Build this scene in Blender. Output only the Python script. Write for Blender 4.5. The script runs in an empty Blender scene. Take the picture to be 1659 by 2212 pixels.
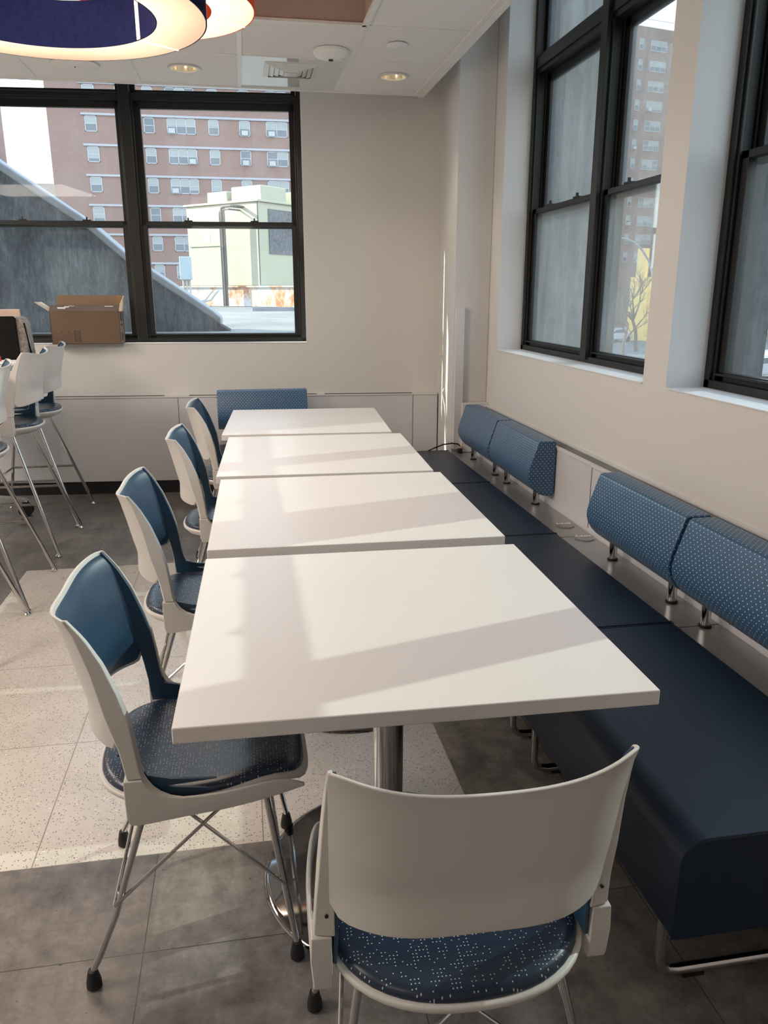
import bpy, math, random
from math import sin, cos, pi, radians, atan2, sqrt
from mathutils import Vector, Matrix
random.seed(7)
S = bpy.context.scene
COL = S.collection

# ---------------------------------------------------------------- camera
CH = 1.475
pitch = math.atan(477 / 1689.0); yaw = radians(9.97)
fw = Vector((sin(yaw) * cos(pitch), cos(yaw) * cos(pitch), -sin(pitch)))
rt = Vector((cos(yaw), -sin(yaw), 0)); up = rt.cross(fw)
cam = bpy.data.cameras.new('camera'); cam.sensor_fit = 'VERTICAL'; cam.sensor_height = 24
cam.lens = 24 * 1689.0 / 2212.0; cam.clip_start = .02; cam.clip_end = 600
co = bpy.data.objects.new('camera', cam); COL.objects.link(co)
m = Matrix((rt, up, -fw)).transposed().to_4x4(); m.translation = (0, 0, CH); co.matrix_world = m
S.camera = co
# ---------------------------------------------------------------- view, world, lights
S.view_settings.view_transform = 'Standard'; S.view_settings.look = 'None'
S.view_settings.exposure = 0.85; S.view_settings.gamma = 1.0
S.view_settings.use_curve_mapping = False
S.cycles.max_bounces = 9; S.cycles.diffuse_bounces = 5; S.cycles.transparent_max_bounces = 16
S.cycles.sample_clamp_indirect = 6
W = bpy.data.worlds.new('sky'); S.world = W; W.use_nodes = True
nt = W.node_tree; nt.nodes.clear()
wo = nt.nodes.new('ShaderNodeOutputWorld'); bg = nt.nodes.new('ShaderNodeBackground')
tc = nt.nodes.new('ShaderNodeTexCoord'); sx = nt.nodes.new('ShaderNodeSeparateXYZ')
mr = nt.nodes.new('ShaderNodeValToRGB')
nt.links.new(tc.outputs['Generated'], sx.inputs[0]); nt.links.new(sx.outputs[2], mr.inputs[0])
mr.color_ramp.elements[0].position = .0; mr.color_ramp.elements[0].color = (.95, .97, 1, 1)
mr.color_ramp.elements[1].position = .8; mr.color_ramp.elements[1].color = (.45, .66, 1, 1)
nt.links.new(mr.outputs[0], bg.inputs[0]); bg.inputs[1].default_value = 1.9
nt.links.new(bg.outputs[0], wo.inputs[0])

def light(kind, name, loc, dirv=None, energy=1, color=(1, 1, 1), **kw):
    l = bpy.data.lights.new(name, kind); l.energy = energy; l.color = color
    for k, v in kw.items(): setattr(l, k, v)
    o = bpy.data.objects.new(name, l); o.location = loc; COL.objects.link(o)
    if dirv: o.rotation_euler = Vector(dirv).to_track_quat('-Z', 'Y').to_euler()
    return o
# the winter sun, low and almost along the far wall
light('SUN', 'sun', (-20, 10, 20), (1, -.31, -.50), 6.2, (1, .93, .80), angle=radians(.6))
# the sun thrown back by a glazed front across the street, through the right-hand windows
light('SUN', 'sun_off_glass_front', (20, 5, 20), (-1, -.27, -.67), .95, (.96, 1.0, .90), angle=radians(.5))
# unseen fill lights added to brighten the room, behind and left of the camera
for nm, loc, e in (('added_fill_light', (-1.8, -1.4, 2.69), 10), ('added_fill_light', (-3.3, 1.6, 2.69), 62), ('added_fill_light', (-3.4, 4.4, 2.69), 50)):
    light('AREA', nm, loc, (0, 0, -1), e, (1, .87, .78), shape='RECTANGLE', size=1.2, size_y=1.2)
DOWN = [(.955, 5.15), (-.26, 5.18)]

# ---------------------------------------------------------------- materials
def lin(c):
    f = lambda v: v / 12.92 if v <= .04045 else ((v + .055) / 1.055) ** 2.4
    return tuple(f(v / 255.0) for v in c[:3]) + (1,)
class N:
    """small node builder"""
    def __init__(s, name, rough=.5, metal=0, col=(.8, .8, .8), spec=.5, coat=0, sheen=0):
        s.m = bpy.data.materials.new(name); s.m.use_nodes = True; s.t = s.m.node_tree
        s.b = s.t.nodes['Principled BSDF']; s.out = s.t.nodes['Material Output']
        c = tuple(col) if len(col) == 4 else tuple(col) + (1,)
        s.b.inputs['Base Color'].default_value = c; s.b.inputs['Roughness'].default_value = rough
        s.b.inputs['Metallic'].default_value = metal; s.b.inputs['Specular IOR Level'].default_value = spec
        s.b.inputs['Coat Weight'].default_value = coat; s.b.inputs['Coat Roughness'].default_value = .15
        s.b.inputs['Sheen Weight'].default_value = sheen
        s._c = None
    def n(s, typ, **kw):
        x = s.t.nodes.new('ShaderNode' + typ)
        for k, v in kw.items(): setattr(x, k, v)
        return x
    def L(s, a, b): s.t.links.new(a, b)
    def coord(s, which='Object'):
        if s._c is None: s._c = s.n('TexCoord')
        return s._c.outputs[which]
    def math(s, op, a, b=None, c=None):
        x = s.n('Math', operation=op)
        for i, v in enumerate((a, b, c)):
            if v is None: continue
            if isinstance(v, (int, float)): x.inputs[i].default_value = v
            else: s.L(v, x.inputs[i])
        return x.outputs[0]
    def sep(s, vec):
        x = s.n('SeparateXYZ'); s.L(vec, x.inputs[0]); return x.outputs
    def comb(s, a, b, c=0.0):
        x = s.n('CombineXYZ')
        for i, v in enumerate((a, b, c)):
            if isinstance(v, (int, float)): x.inputs[i].default_value = v
            else: s.L(v, x.inputs[i])
        return x.outputs[0]
    def noise(s, scale, detail=3, vec=None, stretch=None, rough=.6):
        v = vec if vec is not None else s.coord()
        if stretch:
            mp = s.n('Mapping'); mp.inputs['Scale'].default_value = stretch; s.L(v, mp.inputs[0]); v = mp.outputs[0]
        x = s.n('TexNoise'); x.inputs['Scale'].default_value = scale; x.inputs['Detail'].default_value = detail
        x.inputs['Roughness'].default_value = rough
        s.L(v, x.inputs['Vector']); return x.outputs[0]
    def ramp(s, fac, stops):
        x = s.n('ValToRGB'); s.L(fac, x.inputs[0]); e = x.color_ramp.elements
        while len(e) < len(stops): e.new(.5)
        for i, (p, c) in enumerate(stops):
            e[i].position = p; e[i].color = tuple(c) if len(c) == 4 else tuple(c) + (1,)
        return x.outputs[0]
    def mix(s, fac, a, b, mode='MIX'):
        x = s.n('Mix', data_type='RGBA', blend_type=mode)
        for i, v in ((0, fac), (6, a), (7, b)):
            if isinstance(v, (int, float)): x.inputs[i].default_value = v
            elif isinstance(v, (tuple, list)): x.inputs[i].default_value = tuple(v) if len(v) == 4 else tuple(v) + (1,)
            else: s.L(v, x.inputs[i])
        return x.outputs[2]
    def base(s, c): s.L(c, s.b.inputs['Base Color'])
    def rough(s, c): s.L(c, s.b.inputs['Roughness'])
    def bump(s, h, strength=.2, dist=.002):
        x = s.n('Bump'); x.inputs['Strength'].default_value = strength; x.inputs['Distance'].default_value = dist
        s.L(h, x.inputs['Height']); s.L(x.outputs[0], s.b.inputs['Normal'])

def plain(name, col, rough=.5, metal=0, spec=.5, var=.05, scale=8, coat=0):
    k = N(name, rough, metal, col, spec, coat)
    n = k.noise(scale, 3)
    c = tuple(col)[:3]
    k.base(k.ramp(n, [(.3, tuple(v * (1 - var) for v in c)), (.7, tuple(min(1, v * (1 + var)) for v in c))]))
    return k.m

def wall_paint(name, col):
    k = N(name, .55, 0, col, .35)
    n = k.noise(1.3, 2); c = tuple(col)[:3]
    k.base(k.ramp(n, [(.3, tuple(v * .98 for v in c)), (.7, c)]))
    k.bump(k.noise(160, 2), .06, .001); return k.m

def cells(k, u, v, su, sv, stagger):
    """cell ids and centred local coordinates (in cells)"""
    vv = k.math('DIVIDE', v, sv); row = k.math('FLOOR', vv)
    odd = k.math('FLOORED_MODULO', row, 2.0)
    uu = k.math('ADD', k.math('DIVIDE', u, su), k.math('MULTIPLY', odd, stagger))
    colid = k.math('FLOOR', uu)
    fu = k.math('SUBTRACT', k.math('FRACT', uu), .5); fv = k.math('SUBTRACT', k.math('FRACT', vv), .5)
    return fu, fv, colid, row

def dotted(name, base, dot, su, sv, r, keep=None, rough=.33, stagger=.5, spec=.55):
    k = N(name, rough, 0, base, spec)
    uv = k.sep(k.coord('UV'))
    fu, fv, ci, ri = cells(k, uv[0], uv[1], su, sv, stagger)
    du = k.math('MULTIPLY', fu, su); dv = k.math('MULTIPLY', fv, sv)
    d = k.math('SQRT', k.math('ADD', k.math('MULTIPLY', du, du), k.math('MULTIPLY', dv, dv)))
    mask = k.math('LESS_THAN', d, r)
    if keep is not None:
        w = k.n('TexWhiteNoise', noise_dimensions='2D'); k.L(k.comb(ci, ri), w.inputs['Vector'])
        # whole runs of dots are dropped: quieter columns next to busy ones
        cl = k.noise(.33, 1, k.comb(ci, k.math('MULTIPLY', ri, .45)))
        mask = k.math('MULTIPLY', mask, k.math('LESS_THAN', k.math('ADD', k.math('MULTIPLY', w.outputs[0], .5), cl), keep))
    k.base(k.mix(mask, base, dot))
    k.bump(k.noise(900, 1, k.coord('UV')), .05, .0005)
    return k.m

M = {}
M['wall'] = wall_paint('wall paint', (.72, .71, .69))
M['wallfar'] = wall_paint('wall paint far', (.70, .69, .66))
M['sill'] = wall_paint('sill paint', (.80, .80, .80))
M['heater'] = plain('heater enamel', (.66, .66, .67), .35, var=.01)
M['kick'] = plain('black rubber base', (.012, .013, .015), .5)
M['frame'] = plain('dark bronze aluminium', (.010, .011, .0105), .45, .0, .4, .1, 30)
M['chrome'] = plain('chrome', (.62, .61, .60), .09, 1.0, var=.02)
M['steel'] = plain('brushed steel', (.55, .55, .55), .3, 1.0, var=.04)
M['chromedark'] = plain('polished steel base', (.26, .26, .27), .07, 1.0, var=.04)
M['rubber'] = plain('black rubber', (.012, .012, .013), .6)
M['shell'] = plain('light grey plastic', (.66, .64, .60), .42, var=.01)
M['table'] = plain('white laminate', (.85, .795, .745), .36, spec=.4, var=.008, scale=3)
M['tedge'] = plain('table edge band', (.70, .64, .60), .45, var=.01)
M['navy'] = plain('navy vinyl', (.007, .019, .042), .43, spec=.5, var=.05, scale=60)
M['blueback'] = plain('blue vinyl back', (.020, .062, .115), .42, spec=.6, var=.04, scale=40)
M['bolster'] = dotted('dotted blue vinyl', (.038, .105, .20), (.62, .80, .90), .0215, .0122, .0019)
M['seatdots'] = dotted('speckled navy seat vinyl', (.012, .026, .052), (.55, .60, .66), .0062, .0072, .00105, keep=.69, rough=.34, stagger=0)
M['ledge'] = plain('silver laminate', (.33, .325, .32), .25, .3, var=.02)
M['grille'] = plain('grey grille', (.24, .25, .25), .5)
M['black'] = plain('black plastic', (.01, .01, .01), .45)
M['white'] = plain('white plastic', (.75, .75, .73), .4)
M['gridw'] = plain('ceiling grid paint', (.72, .71, .68), .4)
M['gloss'] = plain('glossy white panel', (.60, .60, .57), .06, spec=1.0, var=.005)
M['metalw'] = plain('white painted metal', (.60, .60, .57), .35)
M['coffer'] = wall_paint('tan bulkhead paint', (.46, .37, .33))
M['slot'] = plain('dark slot', (.02, .02, .02), .7)
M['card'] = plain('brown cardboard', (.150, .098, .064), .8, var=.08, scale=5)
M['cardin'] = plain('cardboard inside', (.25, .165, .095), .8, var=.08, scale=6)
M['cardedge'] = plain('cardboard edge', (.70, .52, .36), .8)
M['ink'] = plain('black print', (.03, .02, .018), .7)
M['navyfelt'] = plain('navy felt', (.006, .008, .040), .9, 0, .08, var=.2, scale=60)
M['orangefelt'] = plain('orange felt', (.80, .09, .012), .9, var=.05)

def emit(name, col, s):
    k = N(name, .6, 0, col); k.b.inputs['Emission Color'].default_value = tuple(col) + (1,)
    k.b.inputs['Emission Strength'].default_value = s; return k.m
k = N('glowing diffuser', .6, 0, (.30, .25, .20))
sp_ = k.sep(k.coord()); rad_ = k.math('SQRT', k.math('ADD', k.math('MULTIPLY', sp_[0], sp_[0]), k.math('MULTIPLY', sp_[1], sp_[1])))
an_ = k.math('MULTIPLY', k.math('SINE', k.math('MULTIPLY', k.math('ARCTAN2', sp_[1], sp_[0]), 5.0)), .022)   # bulbs behind the sheet
k.L(k.ramp(k.math('ADD', rad_, an_), [(.40, (1, .80, .50)), (.58, (1, .62, .39))]), k.b.inputs['Emission Color'])
k.L(k.math('SUBTRACT', .78, k.math('MULTIPLY', k.math('SUBTRACT', k.math('ADD', rad_, an_), .40), 2.1)), k.b.inputs['Emission Strength']); M['glow'] = k.m
M['glowin'] = emit('glowing upper diffuser', (1.0, .76, .50), .75)
M['reflector'] = plain('pale satin reflector', (.85, .78, .62), .22, .85)
M['can'] = emit('lit downlight lamp', (1.0, .88, .66), 2.6)

# acoustic tile
k = N('acoustic tile', .9, 0, (.62, .60, .57), .2)
n = k.noise(240, 2); pit = k.ramp(n, [(.30, (.45, .44, .42)), (.36, (.75, .73, .70))]); k.base(pit)
k.bump(n, .3, .002); M['tile'] = k.m
k = N('smooth ceiling tile', .8, 0, (.64, .62, .59), .2); k.base(k.ramp(k.noise(90, 2), [(.2, (.70, .68, .65)), (.8, (.76, .74, .71))])); M['tile2'] = k.m

# floors
k = N('terrazzo tile', .30, 0, (.6, .55, .48), .5)
co_ = k.coord(); s = k.sep(co_)
vo = k.n('TexVoronoi', feature='F1'); vo.inputs['Scale'].default_value = 135; k.L(co_, vo.inputs['Vector'])
dk = k.math('LESS_THAN', vo.outputs['Distance'], .27)
wn = k.sep(vo.outputs['Color'])
chip = k.math('MULTIPLY', dk, k.math('LESS_THAN', wn[0], .55))
br = k.math('MULTIPLY', k.math('LESS_THAN', vo.outputs['Distance'], .33), k.math('GREATER_THAN', wn[1], .975))
bs = k.ramp(k.noise(3.2, 4), [(.3, (.58, .54, .485)), (.7, (.68, .635, .575))])
c1 = k.mix(chip, bs, (.20, .165, .13)); c1 = k.mix(br, c1, (.9, .88, .84))
gu = k.math('ABSOLUTE', k.math('SUBTRACT', k.math('FRACT', k.math('ADD', k.math('DIVIDE', s[0], .6096), .018)), .5))
gv = k.math('ABSOLUTE', k.math('SUBTRACT', k.math('FRACT', k.math('ADD', k.math('DIVIDE', s[1], .6096), -3.0775)), .5))
jt = k.math('GREATER_THAN', k.math('MAXIMUM', gu, gv), .4972)
k.base(k.mix(jt, c1, (.30, .26, .21))); k.rough(k.ramp(k.noise(5, 3), [(.3, (.24,) * 3), (.7, (.36,) * 3)])); M['terrazzo'] = k.m
k = N('grey concrete tile', .36, 0, (.2, .19, .18), .5)
co_ = k.coord(); s = k.sep(co_)
n1 = k.noise(2.3, 6, rough=.7); n2 = k.noise(14, 5, rough=.75); n3 = k.noise(9, 4, stretch=(1, .25, 1))
mm = k.math('ADD', k.math('MULTIPLY', n1, .45), k.math('ADD', k.math('MULTIPLY', n2, .33), k.math('MULTIPLY', n3, .22)))
bs = k.ramp(mm, [(.40, (.095, .088, .083)), (.5, (.185, .173, .163)), (.60, (.29, .275, .26))])
tid = k.comb(k.math('FLOOR', k.math('DIVIDE', k.math('ADD', s[0], .295), .6096)), k.math('FLOOR', k.math('DIVIDE', k.math('ADD', s[1], -1.54), .9144)))
w = k.n('TexWhiteNoise', noise_dimensions='2D'); k.L(tid, w.inputs['Vector'])
tint = k.ramp(w.outputs[0], [(0, (.86, .86, .86)), (1, (1.08, 1.06, 1.04))])
bs = k.mix(1.0, bs, tint, 'MULTIPLY')
sp = k.math('LESS_THAN', k.noise(70, 2), .27); bs = k.mix(sp, bs, (.06, .055, .05))
gu = k.math('ABSOLUTE', k.math('SUBTRACT', k.math('FRACT', k.math('DIVIDE', k.math('ADD', s[0], .295), .6096)), .5))
gv = k.math('ABSOLUTE', k.math('SUBTRACT', k.math('FRACT', k.math('DIVIDE', k.math('ADD', s[1], -1.54), .9144)), .5))
jt = k.math('MAXIMUM', k.math('GREATER_THAN', gu, .4978), k.math('GREATER_THAN', gv, .4985))
k.base(k.mix(jt, bs, (.06, .055, .05))); k.rough(k.ramp(n2, [(.3, (.30,) * 3), (.7, (.42,) * 3)])); M['concrete'] = k.m

def glass(name, veil, vcol, amt, refl=.55):
    k = N(name); k.t.nodes.remove(k.b)
    tr = k.n('BsdfTransparent'); tr.inputs[0].default_value = (.93, .97, .95, 1)
    df = k.n('BsdfDiffuse'); df.inputs[0].default_value = tuple(vcol) + (1,)
    tl = k.n('BsdfTranslucent'); tl.inputs[0].default_value = tuple(vcol) + (1,)
    gl = k.n('BsdfGlossy'); gl.inputs['Roughness'].default_value = .02
    m0 = k.n('MixShader'); m0.inputs[0].default_value = .75; k.L(df.outputs[0], m0.inputs[1]); k.L(tl.outputs[0], m0.inputs[2])
    n1 = k.noise(5, 5, stretch=(1, 1, .35)); n2 = k.noise(46, 4, stretch=(1, 1, .16), rough=.8)
    f = k.math('MULTIPLY', k.math('POWER', k.math('ADD', k.math('MULTIPLY', n1, .7), k.math('MULTIPLY', n2, .6)), 3.0), amt)
    f = k.math('ADD', f, veil)
    m1 = k.n('MixShader'); k.L(f, m1.inputs[0]); k.L(tr.outputs[0], m1.inputs[1]); k.L(m0.outputs[0], m1.inputs[2])
    fr = k.n('Fresnel'); fr.inputs[0].default_value = 1.45
    fr2 = k.math('MULTIPLY', fr.outputs[0], refl)
    m2 = k.n('MixShader'); k.L(fr2, m2.inputs[0]); k.L(m1.outputs[0], m2.inputs[1]); k.L(gl.outputs[0], m2.inputs[2])
    k.L(m2.outputs[0], k.out.inputs[0]); return k.m
M['glass_far'] = glass('dusty glass', .01, (.72, .75, .80), .12, .2)
M['glass_right'] = glass('dirty glass', .04, (.58, .61, .60), .30, .4)
M['glass_near'] = glass('lightly dusty glass', .0, (.50, .52, .51), .08, .25)
M['glass_dark'] = plain('dark window glass', (.08, .10, .12), .08, spec=.8)
M['blind'] = plain('pale blind', (.30, .31, .30), .6)

# outdoors
k = N('red brick', .85, 0, (.3, .15, .1), .2)
bt = k.n('TexBrick'); bt.inputs['Scale'].default_value = 2.2
bt.inputs['Color1'].default_value = (.30, .135, .09, 1); bt.inputs['Color2'].default_value = (.21, .11, .085, 1); bt.inputs['Mortar'].default_value = (.30, .22, .19, 1)
bt.inputs['Mortar Size'].default_value = .012; bt.inputs['Brick Width'].default_value = .5; bt.inputs['Row Height'].default_value = .16
rot = k.n('Mapping'); rot.inputs['Rotation'].default_value = (radians(90), 0, 0); k.L(k.coord(), rot.inputs[0]); k.L(rot.outputs[0], bt.inputs[0])
k.base(k.mix(k.math('MULTIPLY', k.noise(.35, 5, rough=.75), .75), bt.outputs[0], (.25, .19, .17))); M['brick'] = k.m
k = N('grey brown brick', .85, 0, (.3, .2, .17), .2)
k.base(k.ramp(k.noise(.5, 6, rough=.8), [(.3, (.17, .11, .095)), (.7, (.30, .20, .16))])); M['brick2'] = k.m
M['ledgeout'] = plain('pale stone band', (.37, .365, .385), .8)
M['winframe'] = plain('white window frame', (.40, .41, .42), .6)
def streak(name, c1, c2, c3):
    k = N(name, .9, 0, c2, .15)
    a = k.noise(1.3, 6, rough=.75); b = k.noise(30, 6, stretch=(1, 1, .3), rough=.9)
    f = k.math('ADD', k.math('MULTIPLY', a, .5), k.math('MULTIPLY', b, .5))
    k.base(k.ramp(f, [(.42, c1), (.5, c2), (.60, c3)])); k.bump(b, .5, .02); return k.m
M['buttress'] = streak('rough dark render', (.030, .033, .036), (.070, .076, .081), (.15, .156, .16))
M['fin'] = streak('weathered concrete', (.085, .082, .080), (.145, .142, .138), (.21, .208, .20))
M['cap'] = plain('grey lead cap', (.22, .225, .24), .7, var=.15, scale=6)
M['cream'] = plain('cream sheet metal', (.33, .325, .235), .5, var=.03, scale=2)
M['coil'] = plain('condenser coil', (.085, .085, .095), .6, var=.4, scale=14)
k = N('rusty white steel', .7, 0, (.7, .7, .7), .3)
a = k.noise(1.7, 5, stretch=(1, 1, .6), rough=.8)
k.base(k.ramp(a, [(.46, (.52, .52, .52)), (.53, (.50, .34, .22)), (.60, (.42, .17, .06))])); M['rust'] = k.m
k = N('pale roof felt', .9, 0, (.5, .5, .5), .2)
k.base(k.ramp(k.noise(.8, 5, rough=.7), [(.3, (.15, .142, .13)), (.7, (.27, .255, .235))])); M['roof'] = k.m
M['asphalt'] = plain('asphalt', (.13, .135, .14), .9, var=.2, scale=.5)
M['yellow'] = plain('yellow render', (.92, .64, .22), .85, var=.05, scale=.6)
M['pale'] = plain('pale render', (.50, .49, .45), .85, var=.05, scale=.4)
M['bark'] = plain('bark', (.12, .095, .075), .9, var=.2)
M['carpaint'] = plain('silver car paint', (.45, .48, .5), .3, .4)
M['pipe'] = plain('dark pipe lagging', (.07, .06, .055), .6)
M['conduit'] = plain('grey conduit', (.40, .40, .38), .5)
M['bluegrey'] = plain('blue grey switch box', (.36, .42, .44), .5)
M['bag'] = plain('black canvas', (.010, .010, .010), .9, 0, .1, var=.3, scale=90)
M['bagside'] = plain('grey tweed', (.30, .26, .23), .9, var=.45, scale=60)
M['tanpaper'] = plain('tan board', (.62, .47, .38), .6)
M['paper'] = plain('white paper', (.80, .80, .82), .7)
M['red'] = plain('red plastic', (.55, .03, .03), .35)

# ---------------------------------------------------------------- mesh helpers
class MB:
    def __init__(s, T=None): s.v = []; s.f = []; s.uv = []; s.mi = []; s.cur = 0; s.T = T
    def add(s, p):
        if s.T: p = s.T(*p)
        s.v.append(tuple(p)); return len(s.v) - 1
    def face(s, ids, uv=None): s.f.append(tuple(ids)); s.uv.append(uv); s.mi.append(s.cur)
    def box(s, x0, x1, y0, y1, z0, z1):
        i = [s.add(p) for p in ((x0, y0, z0), (x1, y0, z0), (x1, y1, z0), (x0, y1, z0), (x0, y0, z1), (x1, y0, z1), (x1, y1, z1), (x0, y1, z1))]
        for q in ((0, 3, 2, 1), (4, 5, 6, 7), (0, 1, 5, 4), (1, 2, 6, 5), (2, 3, 7, 6), (3, 0, 4, 7)): s.face([i[a] for a in q])
        return s
    def prism(s, poly, a, b, axis='y'):
        """poly of 2D points extruded from a to b along the axis"""
        P = {'x': lambda p, t: (t, p[0], p[1]), 'y': lambda p, t: (p[0], t, p[1]), 'z': lambda p, t: (p[0], p[1], t)}[axis]
        n = len(poly); A = [s.add(P(p, a)) for p in poly]; B = [s.add(P(p, b)) for p in poly]
        s.face(A[::-1], [poly[i] for i in range(n)][::-1]); s.face(B, [poly[i] for i in range(n)])
        acc = 0
        for i in range(n):
            j = (i + 1) % n; d = math.dist(poly[i], poly[j])
            s.face([A[i], A[j], B[j], B[i]], [(a, acc), (a, acc + d), (b, acc + d), (b, acc)]); acc += d
        return s
    def tube(s, pts, r, n=12, caps=True, r2=None):
        pts = [Vector(p) for p in pts]; rings = []; prev = None
        for i, p in enumerate(pts):
            t = (pts[min(i + 1, len(pts) - 1)] - pts[max(i - 1, 0)]).normalized()
            if prev is None:
                a = Vector((0, 0, 1)) if abs(t.z) < .9 else Vector((1, 0, 0)); u = t.cross(a).normalized()
            else: u = (prev - t * prev.dot(t)).normalized()
            prev = u; w = t.cross(u)
            rr = r if r2 is None else r + (r2 - r) * i / (len(pts) - 1)
            rings.append([s.add(p + (u * cos(2 * pi * q / n) + w * sin(2 * pi * q / n)) * rr) for q in range(n)])
        for a, b in zip(rings, rings[1:]):
            for q in range(n): s.face((a[q], a[(q + 1) % n], b[(q + 1) % n], b[q]))
        if caps: s.face(rings[0][::-1]); s.face(rings[-1])
        return s
    def lathe(s, prof, c=(0, 0, 0), n=32, close=False):
        rings = []
        for r, z in prof:
            rings.append([s.add((c[0] + r * cos(2 * pi * q / n), c[1] + r * sin(2 * pi * q / n), c[2] + z)) for q in range(n)])
        seq = list(zip(rings, rings[1:]))
        if close: seq.append((rings[-1], rings[0]))
        for a, b in seq:
            for q in range(n): s.face((a[q], a[(q + 1) % n], b[(q + 1) % n], b[q]))
        if not close:
            s.face(rings[0][::-1]); s.face(rings[-1])
        return s
    def grid(s, fn, nu, nv, uvf=None):
        I = [[s.add(fn(a / nu, b / nv)) for b in range(nv + 1)] for a in range(nu + 1)]
        for a in range(nu):
            for b in range(nv):
                q = [(a, b), (a + 1, b), (a + 1, b + 1), (a, b + 1)]
                s.face([I[x][y] for x, y in q], [uvf(x / nu, y / nv) for x, y in q] if uvf else None)
        return I
    def slab(s, front, back, nu, nv, uvf=None):
        """closed sheet between two grids"""
        A = s.grid(front, nu, nv, uvf); B = [[s.add(back(a / nu, b / nv)) for b in range(nv + 1)] for a in range(nu + 1)]
        for a in range(nu):
            for b in range(nv): s.face((B[a][b], B[a][b + 1], B[a + 1][b + 1], B[a + 1][b]))
        ring = [(a, 0) for a in range(nu)] + [(nu, b) for b in range(nv)] + [(a, nv) for a in range(nu, 0, -1)] + [(0, b) for b in range(nv, 0, -1)]
        for i, (a, b) in enumerate(ring):
            c, d = ring[(i + 1) % len(ring)]
            s.face((A[a][b], B[a][b], B[c][d], A[c][d]))
        return s
    def build(s, name, mats, parent=None, smooth=False, bev=0, seg=2, ang=35, label=None):
        me = bpy.data.meshes.new(name); me.from_pydata(s.v, [], s.f); me.update()
        if not isinstance(mats, (list, tuple)): mats = [mats]
        for x in mats: me.materials.append(M[x] if isinstance(x, str) else x)
        for p, i in zip(me.polygons, s.mi): p.material_index = i
        if any(u is not None for u in s.uv):
            ul = me.uv_layers.new(name='UVMap')
            for p, u in zip(me.polygons, s.uv):
                if u is not None:
                    for li, c in zip(p.loop_indices, u): ul.data[li].uv = c
        import bmesh
        bm = bmesh.new(); bm.from_mesh(me); bmesh.ops.recalc_face_normals(bm, faces=bm.faces); bm.to_mesh(me); bm.free()
        o = bpy.data.objects.new(name, me); COL.objects.link(o)
        if smooth or bev:
            for p in me.polygons: p.use_smooth = True
        if bev:
            b = o.modifiers.new('bevel', 'BEVEL'); b.width = bev; b.segments = seg; b.limit_method = 'ANGLE'; b.angle_limit = radians(40)
            b.harden_normals = True
        elif smooth:
            me.set_sharp_from_angle(angle=radians(ang))
        if parent: o.parent = parent
        if label: o['label'] = label
        return o

def thing(name, label, cat, loc=(0, 0, 0), rz=0, group=None):
    o = bpy.data.objects.new(name, None); COL.objects.link(o); o.location = loc; o.rotation_euler = (0, 0, rz)
    o.empty_display_size = .1
    return tag(o, label, cat, group)
def tag(o, label, cat, group=None):
    o['label'] = label; o['category'] = cat
    if group: o['group'] = group
    return o
def struct(o): o['kind'] = 'structure'; return o
def copy_tree(o, parent=None):
    c = o.copy(); COL.objects.link(c)
    if parent: c.parent = parent
    for ch in [x for x in list(bpy.data.objects) if x.parent == o]: copy_tree(ch, c)
    return c
def arc(c, r, a0, a1, n, f): return [f(c[0] + r * cos(a0 + (a1 - a0) * i / n), c[1] + r * sin(a0 + (a1 - a0) * i / n)) for i in range(n + 1)]
def interp(tab, z):
    tab = sorted(tab)
    if z <= tab[0][0]: return tab[0][1]
    for (a, b), (c, d) in zip(tab, tab[1:]):
        if z <= c: return b + (d - b) * (z - a) / (c - a)
    return tab[-1][1]

# ================================================================ STRUCTURE
# floor: grey tiles all round, terrazzo field under the tables
TX0, TX1, TY0, TY1 = -1.229, .600, 1.876, 4.3144
b = MB()
X = [-6, TX0, TX1, 1.95]; Y = [-3.2, TY0, TY1, 6.7]
I = [[b.add((x, y, 0)) for y in Y] for x in X]
for i in range(3):
    for j in range(3):
        b.cur = 1 if (i == 1 and j == 1) else 0
        b.face((I[i][j], I[i + 1][j], I[i + 1][j + 1], I[i][j + 1]))
b.cur = 0
b.box(-6, 1.95, -3.2, 6.4, -.12, -.001)
struct(b.build('floor', ['concrete', 'terrazzo']))

RX = 1.60
W1 = (2.99, 4.91); W2 = (.885, 2.808); SZ = 1.112; WT = 3.45; ZT = 3.6
b = MB()
b.box(RX, 2.0, -3.2, W2[0], 0, ZT); b.box(RX, 2.0, W2[0], W1[1], 0, SZ); b.box(RX, 1.80, W2[1], W1[0], SZ, WT)
b.box(RX, 2.0, W2[0], W1[1], WT, ZT); b.box(RX, 2.0, W1[1], 6.3, 0, ZT)
struct(b.build('wall_right', 'wall'))
# corner column between the right wall and the far wall
b = MB(); b.prism([(1.366, 5.11), (1.598, 5.11), (1.598, 5.90), (1.448, 5.90)], 0, 3.6, 'z')
struct(b.build('wall_corner', 'wall'))

# far wall, turned a little: local u along the wall, v outward
A = radians(-4.7); P0 = (-1.27, 6.07)
def FW(u, v, z): return (P0[0] + u * cos(A) - v * sin(A), P0[1] + u * sin(A) + v * cos(A), z)
FU0, FU1 = -1.50, 1.738; FS = 1.108
b = MB(FW)
b.box(-4.8, FU0, 0, .32, 0, ZT); b.box(FU0, FU1, 0, .32, 0, FS); b.box(FU0, FU1, 0, .32, 3.45, ZT); b.box(FU1, 3.0, 0, .32, 0, ZT)
struct(b.build('wall_far', 'wallfar'))
b = MB(); b.box(-6.2, -6, -3.4, 6.9, 0, ZT); struct(b.build('wall_left', 'wall'))
b = MB(); b.box(-6, 1.6, -3.4, -3.2, 0, ZT); struct(b.build('wall_back', 'wall'))
b = MB(); b.box(-6.2, 2.0, -3.4, 6.75, ZT, ZT + .1); struct(b.build('ceiling', 'coffer'))

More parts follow.
